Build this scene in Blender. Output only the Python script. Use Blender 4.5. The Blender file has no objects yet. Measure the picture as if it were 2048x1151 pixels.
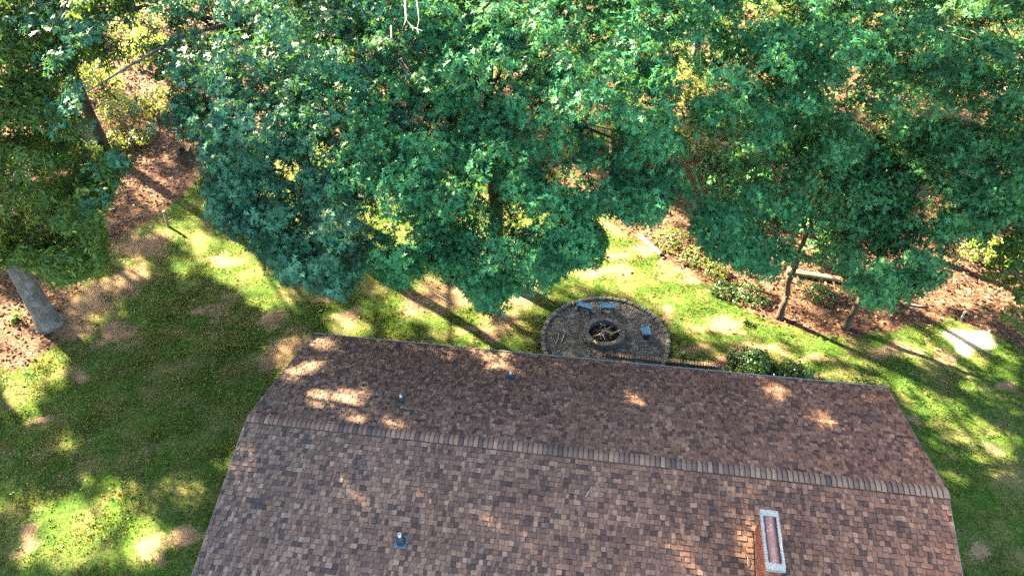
import bpy, bmesh, math, random
import numpy as np
from mathutils import Vector, Matrix

random.seed(7)
rng = np.random.default_rng(11)
S = bpy.context.scene
COL = S.collection
R = math.radians

# ------------------------------------------------------------------ camera
CAM_Z = 21.66
PITCH, ROLL, FPX = 0.71586, 0.020841, 1507.05
_c, _s = math.cos(PITCH), math.sin(PITCH)
FW = np.array([0, _c, -_s]); _dn0 = np.array([0, -_s, -_c]); _r0 = np.array([1.0, 0, 0])
RT = math.cos(ROLL) * _r0 + math.sin(ROLL) * _dn0
DN = -math.sin(ROLL) * _r0 + math.cos(ROLL) * _dn0
cam = bpy.data.cameras.new('camera'); cam.sensor_width = 36; cam.lens = FPX / 2048 * 36
cam.clip_start = .1; cam.clip_end = 1500
camo = bpy.data.objects.new('camera', cam); COL.objects.link(camo)
M = Matrix.Identity(4)
for i in range(3):
    M[i][0] = RT[i]; M[i][1] = -DN[i]; M[i][2] = -FW[i]
M[2][3] = CAM_Z
camo.matrix_world = M
S.camera = camo

# ------------------------------------------------------------------ light
SUN_EL = R(31)
_az = np.array([-.76, .65]); _az /= np.linalg.norm(_az)
TO_SUN = np.array([_az[0] * math.cos(SUN_EL), _az[1] * math.cos(SUN_EL), math.sin(SUN_EL)])
W = bpy.data.worlds.new('World'); S.world = W; W.use_nodes = True
wn = W.node_tree.nodes; wl = W.node_tree.links
sky = wn.new('ShaderNodeTexSky'); sky.sky_type = 'NISHITA'; sky.sun_disc = False
sky.sun_elevation = SUN_EL; sky.sun_rotation = math.atan2(_az[0], _az[1])
sky.air_density = 1.0; sky.dust_density = 1.2; sky.ozone_density = 1.0
warm = wn.new('ShaderNodeMix'); warm.data_type = 'RGBA'; warm.blend_type = 'MULTIPLY'; warm.inputs[0].default_value = 1
warm.inputs[7].default_value = (1, .92, .82, 1)
wl.new(sky.outputs[0], warm.inputs[6]); wl.new(warm.outputs[2], wn['Background'].inputs[0]); wn['Background'].inputs[1].default_value = .062
sun = bpy.data.lights.new('sun', 'SUN'); sun.energy = 5.0; sun.angle = R(.8); sun.color = (1, .83, .53)
suno = bpy.data.objects.new('sun', sun); COL.objects.link(suno)
suno.rotation_euler = Vector(-TO_SUN).to_track_quat('-Z', 'Y').to_euler()
suno.location = (-40, 35, 45)
S.view_settings.view_transform = 'Standard'; S.view_settings.look = 'None'
S.view_settings.gamma = 1; S.view_settings.use_curve_mapping = False
S.view_settings.exposure = 4.1
S.render.engine = 'CYCLES'
S.cycles.max_bounces = 4; S.cycles.diffuse_bounces = 0; S.cycles.glossy_bounces = 2
S.cycles.transmission_bounces = 2; S.cycles.transparent_max_bounces = 4
S.cycles.use_denoising = False; S.cycles.adaptive_threshold = .006
S.cycles.caustics_reflective = False; S.cycles.caustics_refractive = False

# ------------------------------------------------------------------ helpers
def proj(P):
    """world points (N,3) -> photograph pixels (N,2)"""
    P = np.asarray(P, float) - np.array([0, 0, CAM_Z])
    z = P @ FW; z = np.where(z < .1, .1, z)
    return np.stack([1024 + FPX * (P @ RT) / z, 575.5 + FPX * (P @ DN) / z], -1)

def at(x, y, z=0.0):
    """the point of the plane at height z that the photograph shows at pixel x, y"""
    d = FW + RT * (x - 1024) / FPX + DN * (y - 575.5) / FPX
    return np.array([0, 0, CAM_Z]) + d * ((z - CAM_Z) / d[2])

def inpoly(P, poly):
    x, y = P[:, 0], P[:, 1]; r = np.zeros(len(P), bool); n = len(poly)
    for i in range(n):
        x0, y0 = poly[i]; x1, y1 = poly[(i + 1) % n]
        if y0 == y1: continue
        c = (y0 > y) != (y1 > y)
        r ^= c & (x < (x1 - x0) * (y - y0) / (y1 - y0) + x0)
    return r

def wpoly(pts, z=0):
    return [tuple(at(x, y, z)[:2]) for x, y in pts]

def tag(o, label=None, cat=None, group=None, kind=None):
    if label: o['label'] = label
    if cat: o['category'] = cat
    if group: o['group'] = group
    if kind: o['kind'] = kind
    return o

def empty(name, loc=(0, 0, 0), rz=0, **k):
    o = bpy.data.objects.new(name, None); COL.objects.link(o)
    o.location = loc; o.rotation_euler = (0, 0, rz); o.empty_display_size = .3
    return tag(o, **k)

def link(name, me, mat=None, parent=None):
    if mat is not None and not me.materials: me.materials.append(mat)
    o = bpy.data.objects.new(name, me); COL.objects.link(o)
    if parent is not None: o.parent = parent
    return o

def mesh_np(name, V, F, attrs=(), smooth=False):
    """V (n,3); F (m,3) or (m,4) int array; attrs: (name, type, domain, flat data)"""
    me = bpy.data.meshes.new(name); V = np.asarray(V, np.float32); F = np.asarray(F, np.int32); k = F.shape[1]
    me.vertices.add(len(V)); me.vertices.foreach_set('co', V.ravel())
    me.loops.add(F.size); me.loops.foreach_set('vertex_index', F.ravel())
    me.polygons.add(len(F)); me.polygons.foreach_set('loop_start', np.arange(len(F), dtype=np.int32) * k)
    me.polygons.foreach_set('loop_total', np.full(len(F), k, np.int32))
    if smooth: me.polygons.foreach_set('use_smooth', np.ones(len(F), bool))
    me.update(calc_edges=True)
    for an, at_, dom, data in attrs:
        a = me.attributes.new(an, at_, dom)
        a.data.foreach_set('color' if at_ == 'FLOAT_COLOR' else 'value', np.asarray(data, np.float32).ravel())
    return me

class MB:
    """collects polygons with one colour per face; builds ONE mesh"""
    def __init__(s): s.v = []; s.f = []; s.c = []
    def add(s, vs, fs, col=None):
        b = len(s.v); s.v += [tuple(map(float, v)) for v in vs]
        for f in fs: s.f.append([b + i for i in f]); s.c.append(col or (1, 1, 1))
    def box(s, c, size, rz=0, col=None, taper=0, jit=0, tilt=(0, 0)):
        hx, hy, hz = size[0] / 2, size[1] / 2, size[2] / 2; vs = []
        m = Matrix.Rotation(rz, 3, 'Z') @ Matrix.Rotation(tilt[0], 3, 'X') @ Matrix.Rotation(tilt[1], 3, 'Y')
        for z in (-1, 1):
            t = 1 - taper if z > 0 else 1
            for x, y in ((-1, -1), (1, -1), (1, 1), (-1, 1)):
                p = Vector((x * hx * t, y * hy * t, z * hz)) + Vector([random.uniform(-jit, jit) for _ in range(3)])
                vs.append(Vector(c) + m @ p)
        s.add(vs, [(3, 2, 1, 0), (4, 5, 6, 7), (0, 1, 5, 4), (1, 2, 6, 5), (2, 3, 7, 6), (3, 0, 4, 7)], col)
    def tube(s, pts, rad, n=7, col=None, wob=0.0, cap=True):
        pts = [Vector(p) for p in pts]; rings = []
        for i, p in enumerate(pts):
            d = (pts[min(i + 1, len(pts) - 1)] - pts[max(i - 1, 0)]).normalized()
            a = d.cross(Vector((0, 0, 1)) if abs(d.z) < .9 else Vector((1, 0, 0))).normalized(); b = d.cross(a)
            ring = []
            for k in range(n):
                t = 2 * math.pi * k / n; r = rad[i] * (1 + random.uniform(-wob, wob))
                ring.append(p + (a * math.cos(t) + b * math.sin(t)) * r)
            rings.append(ring)
        vs = [v for r in rings for v in r]; fs = []
        for i in range(len(pts) - 1):
            for k in range(n):
                fs.append((i * n + k, (i + 1) * n + k, (i + 1) * n + (k + 1) % n, i * n + (k + 1) % n))
        if cap:
            fs.append(tuple(range(n))); fs.append(tuple(reversed(range((len(pts) - 1) * n, len(pts) * n))))
        s.add(vs, fs, col)
    def build(s, name, mat, parent=None, smooth=False, bevel=0):
        me = bpy.data.meshes.new(name); me.from_pydata(s.v, [], s.f); me.update()
        bm = bmesh.new(); bm.from_mesh(me); bmesh.ops.recalc_face_normals(bm, faces=bm.faces)
        bm.to_mesh(me); bm.free()
        if len(set(s.c)) > 1 or (s.c and s.c[0] != (1, 1, 1)):
            a = me.attributes.new('Col', 'FLOAT_COLOR', 'FACE')
            a.data.foreach_set('color', np.array([(*c, 1) for c in s.c], np.float32).ravel())
        if smooth: me.polygons.foreach_set('use_smooth', np.ones(len(me.polygons), bool))
        o = link(name, me, mat, parent)
        if bevel:
            m = o.modifiers.new('edge', 'BEVEL'); m.width = bevel; m.segments = 1; m.limit_method = 'ANGLE'
        return o

# ------------------------------------------------------------------ materials
class NT:
    def __init__(s, name):
        s.m = bpy.data.materials.new(name); s.m.use_nodes = True
        s.t = s.m.node_tree; s.n = s.t.nodes; s.bsdf = s.n['Principled BSDF']; s.out = s.n['Material Output']
    def add(s, typ, ins=None, **k):
        nd = s.n.new(typ)
        for a, b in k.items(): setattr(nd, a, b)
        for a, b in (ins or {}).items():
            if isinstance(b, bpy.types.NodeSocket): s.t.links.new(b, nd.inputs[a])
            else: nd.inputs[a].default_value = b
        return nd
    def noise(s, vec, scale, detail=4, rough=.55, dist=0):
        return s.add('ShaderNodeTexNoise', {'Vector': vec, 'Scale': scale, 'Detail': detail, 'Roughness': rough, 'Distortion': dist}).outputs[0]
    def ramp(s, fac, stops, interp='LINEAR'):
        r = s.add('ShaderNodeValToRGB', {'Fac': fac}); e = r.color_ramp; e.interpolation = interp
        while len(e.elements) < len(stops): e.elements.new(.5)
        for el, (p, c) in zip(e.elements, stops):
            el.position = p; el.color = (*c, 1) if not isinstance(c, float) else (c, c, c, 1)
        return r.outputs[0]
    def mix(s, fac, a, b, mode='MIX'):
        m = s.add('ShaderNodeMix', data_type='RGBA', blend_type=mode)
        for k, v in ((0, fac), (6, a), (7, b)):
            if isinstance(v, bpy.types.NodeSocket): s.t.links.new(v, m.inputs[k])
            else: m.inputs[k].default_value = (*v, 1) if isinstance(v, tuple) and len(v) == 3 else v
        return m.outputs[2]
    def math(s, op, a, b=0.0, clamp=False):
        m = s.add('ShaderNodeMath', operation=op, use_clamp=clamp)
        for k, v in ((0, a), (1, b)):
            if isinstance(v, bpy.types.NodeSocket): s.t.links.new(v, m.inputs[k])
            else: m.inputs[k].default_value = v
        return m.outputs[0]
    def attr(s, name, out='Color'):
        return s.add('ShaderNodeAttribute', attribute_name=name).outputs[out]
    def pos(s): return s.add('ShaderNodeNewGeometry').outputs['Position']
    def objc(s): return s.add('ShaderNodeTexCoord').outputs['Object']
    def bump(s, h, strength, dist):
        b = s.add('ShaderNodeBump', {'Height': h, 'Strength': strength, 'Distance': dist}); s.t.links.new(b.outputs[0], s.bsdf.inputs['Normal'])
    def set(s, color=None, rough=.8, spec=.3):
        if isinstance(color, bpy.types.NodeSocket): s.t.links.new(color, s.bsdf.inputs['Base Color'])
        elif color: s.bsdf.inputs['Base Color'].default_value = (*color, 1)
        if isinstance(rough, bpy.types.NodeSocket): s.t.links.new(rough, s.bsdf.inputs['Roughness'])
        else: s.bsdf.inputs['Roughness'].default_value = rough
        s.bsdf.inputs['Specular IOR Level'].default_value = spec
        return s.m

def mat_simple(name, c0, c1, scale, rough=.8, spec=.3, bump=.3, bd=.01, rnd=0.0):
    n = NT(name); p = n.objc(); f = n.noise(p, scale, 5, .65)
    c = n.ramp(f, [(.3, c0), (.7, c1)])
    if rnd:
        r = n.add('ShaderNodeObjectInfo').outputs['Random']
        c = n.mix(1.0, c, n.ramp(r, [(0, 1 - rnd), (1, 1 + rnd * .6)]), 'MULTIPLY')
    n.set(c, rough, spec); n.bump(f, bump, bd); return n.m

def mat_leaf(name, dark, light, trans, tw=.3, rough=.42, spec=.5):
    n = NT(name); tone = n.attr('tone', 'Fac'); big = n.noise(n.pos(), .55, 2)
    f = n.math('ADD', n.math('MULTIPLY', tone, .65), n.math('MULTIPLY', big, .5))
    c = n.ramp(f, [(.16, dark), (.8, light), (1.0, (light[0] * 2.2, light[1] * 1.35, light[2] * 1.05))])
    n.set(c, rough, spec)
    tc = n.mix(n.math('MULTIPLY', tone, .6), trans, tuple(min(1, x * 1.5) for x in trans))
    tb = n.add('ShaderNodeBsdfTranslucent', {'Color': tc})
    mx = n.add('ShaderNodeMixShader', {0: tw, 1: n.bsdf.outputs[0], 2: tb.outputs[0]})
    n.t.links.new(mx.outputs[0], n.out.inputs[0]); return n.m

M_OAK = mat_leaf('oak_leaf', (.005, .040, .016), (.050, .26, .106), (.10, .24, .03), .26, .55, .2)
M_OAK_B = mat_leaf('oak_leaf_second', (.006, .040, .016), (.062, .25, .092), (.12, .24, .03), .26, .55, .2)
M_WILLOW = mat_leaf('narrow_oak_leaf', (.014, .045, .009), (.095, .20, .045), (.18, .28, .03), .3, .5, .25)
M_OAK_G = mat_leaf('blue_oak_leaf', (.006, .036, .021), (.045, .20, .125), (.10, .24, .03), .24, .5, .28)
M_OAK_P = mat_leaf('pale_oak_leaf', (.012, .043, .024), (.07, .19, .115), (.14, .24, .05), .26, .5, .32)
M_UNDER = mat_leaf('understory_leaf', (.045, .085, .022), (.10, .155, .045), (.26, .30, .04), .35, .45, .45)
M_BOX = mat_leaf('bush_leaf', (.016, .055, .012), (.04, .10, .025), (.10, .22, .02), .25, .35, .5)
M_CLOVER = mat_leaf('clover_leaf', (.012, .05, .006), (.07, .15, .022), (.2, .28, .03), .3, .5, .4)
M_MAPLE = mat_leaf('maple_leaf', (.02, .07, .012), (.085, .21, .05), (.22, .3, .03), .3, .5, .3)
M_LIME = mat_leaf('lime_leaf', (.09, .17, .02), (.17, .27, .05), (.3, .4, .05), .35, .45, .4)
M_GRASSB = mat_leaf('grass_blade', (.018, .064, .006), (.13, .18, .028), (.30, .28, .04), .35, .55, .3)

def mat_bark(name, c0, c1):
    n = NT(name); p = n.objc()
    mp = n.add('ShaderNodeMapping', {'Vector': p, 'Scale': (5, 5, .9)}).outputs[0]
    f = n.noise(mp, 2.2, 7, .7, .6); g = n.noise(p, 2.4, 4, .6)
    c = n.ramp(f, [(.3, c0), (.68, c1)])
    c = n.mix(1.0, c, n.ramp(n.noise(p, 15, 5, .75), [(.3, .45), (.7, 1.5)]), 'MULTIPLY')
    c = n.mix(n.ramp(g, [(.5, 0.0), (.68, .55)]), c, tuple(x * 1.5 for x in c1))
    n.set(c, .92, .15); n.bump(f, .9, .05); return n.m
M_BARK = mat_bark('oak_bark', (.07, .062, .054), (.25, .235, .205))
M_BARKD = mat_bark('dark_bark', (.03, .023, .017), (.11, .085, .062))
M_DEAD = mat_simple('dead_wood', (.17, .155, .13), (.32, .295, .255), 9, .9, .2)
M_STICK = mat_simple('stick_wood', (.2, .15, .11), (.45, .37, .28), 12, .9, .2, rnd=.5)
M_LOG = mat_simple('pale_log', (.26, .18, .10), (.46, .34, .2), 6, .9, .2)
M_CUT = mat_simple('cut_wood', (.34, .24, .13), (.5, .38, .22), 20, .85, .2)
M_STONE = mat_simple('edging_stone', (.15, .14, .112), (.28, .255, .20), 13, .95, .15, .6, .015, rnd=.28)
M_PIT = mat_simple('pit_stone', (.10, .097, .088), (.21, .2, .18), 13, .95, .15, .6, .015, rnd=.3)
M_ASH = mat_simple('ash', (.012, .011, .01), (.06, .055, .05), 9, .95, .1, .8, .04)
M_BLUE = mat_simple('blue_paint', (.07, .20, .30), (.13, .30, .40), 16, .62, .4, .25, .004, rnd=.12)
M_BLUEL = mat_simple('dark_leg', (.02, .03, .045), (.05, .06, .07), 8, .7, .3)
M_BRICK = mat_simple('chimney_brick', (.21, .07, .042), (.36, .14, .085), 24, .9, .2, .5, .006, rnd=.3)
M_PAVER = mat_simple('edging_brick', (.16, .112, .08), (.33, .24, .175), 20, .95, .2, .5, .008, rnd=.35)
M_MORTAR = mat_simple('mortar', (.2, .15, .12), (.32, .25, .2), 40, .95, .1)
M_CONC = mat_simple('chimney_concrete', (.22, .23, .215), (.46, .46, .43), 26, .9, .2, .7, .01)
M_COVER = mat_simple('metal_cover', (.24, .12, .11), (.30, .16, .145), 5, .5, .4, .1)
M_WHITE = mat_simple('white_trim', (.24, .23, .22), (.38, .37, .355), 12, .55, .4, .1)
M_RAKE = mat_simple('rake_trim', (.16, .14, .13), (.24, .21, .2), 12, .8, .2, .1)
M_PVC = mat_simple('pvc', (.72, .74, .76), (.82, .83, .84), 12, .4, .5, .05)
M_RUBBER = mat_simple('rubber', (.012, .02, .03), (.03, .045, .06), 12, .45, .5, .1)
M_FLASH = mat_simple('flashing', (.03, .08, .15), (.06, .14, .24), 10, .5, .5, .1)
M_SIDING = mat_simple('wall_brick', (.22, .1, .07), (.34, .17, .12), 12, .9, .2)
M_DECK = mat_simple('roof_deck', (.02, .018, .017), (.04, .035, .033), 8, .95, .1)
M_LITTERLEAF = None

def mat_shingle():
    n = NT('asphalt_shingle'); c = n.attr('Col'); p = n.pos()
    f = n.noise(p, 95, 3, .7); g = n.noise(p, .55, 4, .6); h = n.noise(p, 16, 3, .6)
    c = n.mix(1.0, c, n.ramp(f, [(.25, .68), (.75, 1.32)]), 'MULTIPLY')
    c = n.mix(1.0, c, n.ramp(h, [(.3, .86), (.7, 1.12)]), 'MULTIPLY')
    c = n.mix(1.0, c, n.ramp(g, [(.3, .84), (.72, 1.14)]), 'MULTIPLY')
    n.set(c, .95, .1); n.bump(f, .5, .004); return n.m
M_SHINGLE = mat_shingle()

def mat_litterleaf():
    n = NT('dry_leaf'); t = n.attr('tone', 'Fac')
    c = n.ramp(t, [(0, (.045, .022, .016)), (.4, (.115, .056, .036)), (.75, (.22, .12, .08)), (1, (.38, .26, .18))])
    n.set(c, .8, .25); return n.m
M_LITTERLEAF = mat_litterleaf()

def mat_ground():
    n = NT('ground'); m = n.attr('mask'); sp = n.add('ShaderNodeSeparateColor', {'Color': m}).outputs
    p = n.pos(); fine = n.noise(p, 26, 5, .75); mid = n.noise(p, 4.2, 5, .65); big = n.noise(p, .7, 4, .6)
    clump = n.noise(p, 11, 4, .7)
    green = n.ramp(mid, [(.28, (.016, .050, .006)), (.5, (.036, .086, .010)), (.72, (.082, .124, .02))])
    dry = n.ramp(fine, [(.3, (.11, .088, .035)), (.7, (.26, .2, .095))])
    dm = n.math('ADD', n.math('MULTIPLY', big, .75), n.math('MULTIPLY', clump, .55))
    g = n.mix(n.ramp(dm, [(.62, 0.0), (.8, .8)]), green, dry)
    g = n.mix(1.0, g, n.ramp(fine, [(.25, .6), (.75, 1.4)]), 'MULTIPLY')
    soil = n.ramp(n.math('ADD', n.math('MULTIPLY', mid, .5), n.math('MULTIPLY', fine, .5)), [(.3, (.16, .098, .058)), (.55, (.27, .175, .105)), (.75, (.38, .27, .175))])
    vo = n.add('ShaderNodeTexVoronoi', {'Vector': p, 'Scale': 11}); vr = vo.outputs['Color']
    lit = n.ramp(n.add('ShaderNodeSeparateColor', {'Color': vr}).outputs[0], [(0, (.04, .021, .015)), (.5, (.095, .05, .033)), (.85, (.17, .098, .065)), (1, (.26, .17, .12))])
    lit = n.mix(n.ramp(mid, [(.4, 0.0), (.7, .55)]), lit, (.085, .05, .03))
    ps = n.add('ShaderNodeSeparateXYZ', {'Vector': p}).outputs       # undergrowth only deep under the middle and right oaks
    deep = n.math('MULTIPLY_ADD', ps[1], .25); deep.node.inputs[2].default_value = -7.0; deep.node.use_clamp = True
    side = n.math('MULTIPLY_ADD', ps[0], .25); side.node.inputs[2].default_value = 2.0; side.node.use_clamp = True
    lit = n.mix(n.math('MULTIPLY', n.math('MULTIPLY', deep, side), n.ramp(n.math('ADD', big, n.math('MULTIPLY', clump, .35)), [(.62, 0.0), (.74, .8)])), lit, (.06, .085, .018))
    sand = n.ramp(fine, [(.3, (.34, .29, .22)), (.7, (.50, .44, .35))])
    jit = n.math('MULTIPLY', n.math('SUBTRACT', n.math('ADD', n.math('MULTIPLY', clump, .55), n.math('MULTIPLY', fine, .45)), .5), 2.6)
    def edge(ch, lo=.42, hi=.6): return n.ramp(n.math('ADD', ch, jit), [(lo, 0.0), (hi, 1.0)])
    c = n.mix(edge(sp[1], .44, .78), g, soil)
    c = n.mix(edge(sp[0]), c, lit)
    c = n.mix(n.ramp(n.math('ADD', sp[2], n.math('MULTIPLY', jit, .35)), [(.35, 0.0), (.7, 1.0)]), c, sand)
    n.set(c, .97, .12)
    n.bump(n.math('ADD', n.math('MULTIPLY', fine, .5), n.math('MULTIPLY', clump, .8)), .8, .07); return n.m

def mat_pitfloor():
    n = NT('pit_floor'); p = n.pos(); fine = n.noise(p, 30, 5, .75); mid = n.noise(p, 3.4, 6, .7, .4); b = n.noise(p, 1.1, 3)
    c = n.ramp(n.math('ADD', n.math('MULTIPLY', mid, .75), n.math('MULTIPLY', fine, .25)), [(.34, (.055, .05, .042)), (.48, (.115, .104, .087)), (.58, (.25, .23, .195)), (.7, (.40, .365, .31))])
    c = n.mix(n.ramp(b, [(.5, 0.0), (.65, .45)]), c, (.18, .125, .08))
    n.set(c, .97, .12); n.bump(fine, .7, .04); return n.m
M_PITFLOOR = mat_pitfloor()

# ------------------------------------------------------------------ ground
WOOD = [(-900, 760), (0, 738), (60, 712), (98, 690), (130, 645), (165, 560), (235, 485), (325, 432), (395, 352), (440, 322), (600, 285), (780, 275),
        (960, 330), (1100, 360), (1200, 420), (1290, 487), (1400, 575), (1480, 612), (1560, 645), (1690, 668), (1800, 650), (1900, 638), (1990, 672), (2100, 720), (3000, 800)]
WOODW = [tuple(at(x, y)[:2]) for x, y in WOOD]
WOODW = [(-300, WOODW[0][1])] + WOODW + [(300, WOODW[-1][1]), (300, 400), (-300, 400)]
SOIL = [(585, 700, 62, 40), (560, 720, 40, 30), (1200, 552, 75, 17), (1040, 592, 55, 34), (838, 612, 42, 24), (905, 595, 70, 34), (285, 492, 62, 30), (250, 560, 40, 40),
        (185, 600, 52, 55), (150, 655, 60, 26), (240, 660, 45, 22), (590, 540, 26, 22), (540, 640, 30, 20), (450, 520, 30, 14),
        (385, 1062, 34, 22), (60, 1065, 34, 22), (330, 1085, 20, 40), (1300, 505, 46, 16), (1370, 552, 50, 18), (1440, 640, 52, 17), (1520, 690, 70, 15), (1620, 712, 70, 12),
        (1770, 700, 55, 22), (1880, 720, 40, 16), (1455, 720, 26, 28), (1250, 450, 50, 26), (1230, 520, 24, 10), (680, 640, 30, 14), (720, 690, 26, 12), (960, 660, 36, 14),
        (1010, 640, 40, 18), (1390, 690, 30, 10), (1480, 660, 26, 10), (1640, 750, 36, 10), (1690, 690, 20, 12), (2020, 790, 24, 12), (1980, 900, 30, 16), (70, 850, 26, 16),
        (150, 760, 22, 20), (1960, 1080, 30, 20), (1840, 860, 26, 12), (410, 620, 34, 12), (640, 600, 20, 10), (1330, 620, 18, 10)]
SAND = [[(1875, 660), (1900, 655), (1925, 660), (1950, 657), (1972, 656), (1990, 690), (1965, 700), (1940, 692), (1935, 706), (1925, 708), (1900, 690)],
        [(1793, 812), (1806, 818), (1824, 846), (1812, 848)]]
SANDS = [[(x, y) for x, y in wpoly(s)] for s in SAND]

xs = np.unique(np.concatenate([np.linspace(-400, -45, 24), np.linspace(-45, -24, 50), np.arange(-24, 24, .13), np.linspace(24, 45, 50), np.linspace(45, 400, 24)]))
ys = np.unique(np.concatenate([np.linspace(-300, 4, 20), np.linspace(4, 10, 20), np.arange(10, 40, .13), np.linspace(40, 64, 90), np.linspace(64, 500, 26)]))
GX, GY = np.meshgrid(xs, ys); P2 = np.stack([GX.ravel(), GY.ravel()], 1)
def wob(P, f, a, seed):
    r = np.random.default_rng(seed); o = np.zeros(len(P))
    for k in range(5):
        d = r.normal(size=2) * f * (1.6 ** k); o += np.sin(P @ d + r.uniform(0, 6.3)) / (1.5 ** k)
    return o * a
PW = P2 + np.stack([wob(P2, 1.0, .22, 1), wob(P2, 1.0, .22, 2)], 1)
PW = PW + np.stack([wob(P2, 2.4, .13, 6), wob(P2, 2.4, .13, 7)], 1)
litter = inpoly(PW, WOODW).astype(float)
soil = np.zeros(len(P2))
for (x, y, a, b) in SOIL:
    c = at(x, y)[:2]; wx = abs(at(x + a, y)[0] - c[0]); wy = abs(at(x, y - b)[1] - c[1])
    d = ((PW[:, 0] - c[0]) / wx) ** 2 + ((PW[:, 1] - c[1]) / wy) ** 2
    soil = np.maximum(soil, np.clip(1.0 - .5 * d, 0, 1) * .92)
soil = np.clip(np.maximum(soil, .20 + wob(P2, .55, .10, 5)), 0, 1)
sand = np.zeros(len(P2))
PS = P2 + np.stack([wob(P2, 2.2, .14, 8), wob(P2, 2.2, .14, 9)], 1)
for s in SANDS: sand = np.maximum(sand, inpoly(PS, s).astype(float))
def smooth(a, it):
    g = a.reshape(GX.shape)
    for _ in range(it):
        g = (g + np.roll(g, 1, 0) + np.roll(g, -1, 0) + np.roll(g, 1, 1) + np.roll(g, -1, 1)) / 5
    return g.ravel()
litter = smooth(litter, 7); sand = smooth(sand, 6)
PITC = np.array([3.72, 21.55]); PITR = 2.52
pd = np.linalg.norm(P2 - PITC, axis=1)
z = wob(P2, .9, .016, 3) + wob(P2, 3.0, .008, 4)
z *= np.clip((pd - PITR - .2) / 1.0, 0, 1)
z = np.where(pd < PITR - .1, -.03, z)
nx, ny = len(xs), len(ys)
ii = np.arange(ny - 1)[:, None] * nx + np.arange(nx - 1)[None]
F = np.stack([ii, ii + 1, ii + nx + 1, ii + nx], -1).reshape(-1, 4)
msk = np.stack([litter, soil, sand, np.ones(len(P2))], 1)
gme = mesh_np('ground', np.stack([P2[:, 0], P2[:, 1], z], 1), F, [('mask', 'FLOAT_COLOR', 'POINT', msk)], smooth=True)
tag(link('ground', gme, mat_ground()), kind='structure')
def ground_state(P):
    i = np.clip(np.searchsorted(xs, P[:, 0]) - 1, 0, nx - 1); j = np.clip(np.searchsorted(ys, P[:, 1]) - 1, 0, ny - 1)
    k = j * nx + i
    return litter[k], soil[k], sand[k]

# fire pit floor
v = [(PITC[0], PITC[1], .006)]; nr, ns = 8, 72
for r_ in range(1, nr + 1):
    for k in range(ns):
        t = 2 * math.pi * k / ns; q = PITR * r_ / nr
        v.append((PITC[0] + q * math.cos(t), PITC[1] + q * math.sin(t), .006 + (random.uniform(0, .012) if r_ < nr else 0)))
f3 = [(0, 1 + k, 1 + (k + 1) % ns) for k in range(ns)]
f4 = [(1 + (r_ - 1) * ns + k, 1 + r_ * ns + k, 1 + r_ * ns + (k + 1) % ns, 1 + (r_ - 1) * ns + (k + 1) % ns) for r_ in range(1, nr) for k in range(ns)]
me = bpy.data.meshes.new('pit_ground'); me.from_pydata(v, [], f3 + f4); me.update()
tag(link('pit_ground', me, M_PITFLOOR), kind='structure')

# ------------------------------------------------------------------ house
YAW = .158142; HL, HS, RISE = 9.833, 5.001, 1.4613
RZ = 2.75 + RISE; SL = RISE / HS; SLEN = math.hypot(HS, RISE)
HX, HY = 1.76374, 12.94776
HU = np.array([math.cos(YAW), -math.sin(YAW), 0]); HV = np.array([math.sin(YAW), math.cos(YAW), 0]); HC = np.array([HX, HY, 0])
house = empty('house', (HX, HY, 0), -YAW, label='long low house with a brown and tan shingled gable roof and brick chimney', cat='house')
wb = MB(); wx, wy = HL - .35, HS - .4; zt = RZ - SL * wy - .1
vs = [(-wx, -wy, -.1), (wx, -wy, -.1), (wx, wy, -.1), (-wx, wy, -.1), (-wx, -wy, zt), (wx, -wy, zt), (wx, wy, zt), (-wx, wy, zt), (-wx, 0, RZ - .1), (wx, 0, RZ - .1)]
wb.add(vs, [(0, 1, 5, 4), (2, 3, 7, 6), (1, 2, 6, 9, 5), (3, 0, 4, 8, 7)])
wb.build('wall', M_SIDING, house)
# roof deck: two slabs meeting at the ridge
rb = MB(); th = .12
for sg in (-1, 1):
    a = [(-HL, 0, RZ), (HL, 0, RZ), (HL, sg * HS, RZ - RISE), (-HL, sg * HS, RZ - RISE)]
    b = [(x, y, z_ - th) for x, y, z_ in a]
    rb.add(a + b, [(0, 1, 2, 3), (7, 6, 5, 4), (2, 3, 7, 6), (1, 2, 6, 5), (3, 0, 4, 7)])
roof = rb.build('roof', M_DECK, house)
db = MB()
for sg in (-1, 1):
    db.box((0, sg * (HS + .066), RZ - RISE - .03), (2 * HL + .04, .026, .07))
db.build('drip_edge', M_WHITE, house)
for sx in (-1, 1):
    for sg in (-1, 1):
        fb = MB(); x = sx * (HL + .012)
        a = [(x - .012, 0, RZ + .002), (x + .012, 0, RZ + .002), (x + .012, sg * HS, RZ - RISE + .002), (x - .012, sg * HS, RZ - RISE + .002)]
        b = [(p[0], p[1], p[2] - .17) for p in a]
        fb.add(a + b, [(0, 1, 2, 3), (7, 6, 5, 4), (2, 3, 7, 6), (1, 2, 6, 5), (3, 0, 4, 7)])
        fb.build('rake_board', M_RAKE, house)

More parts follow.
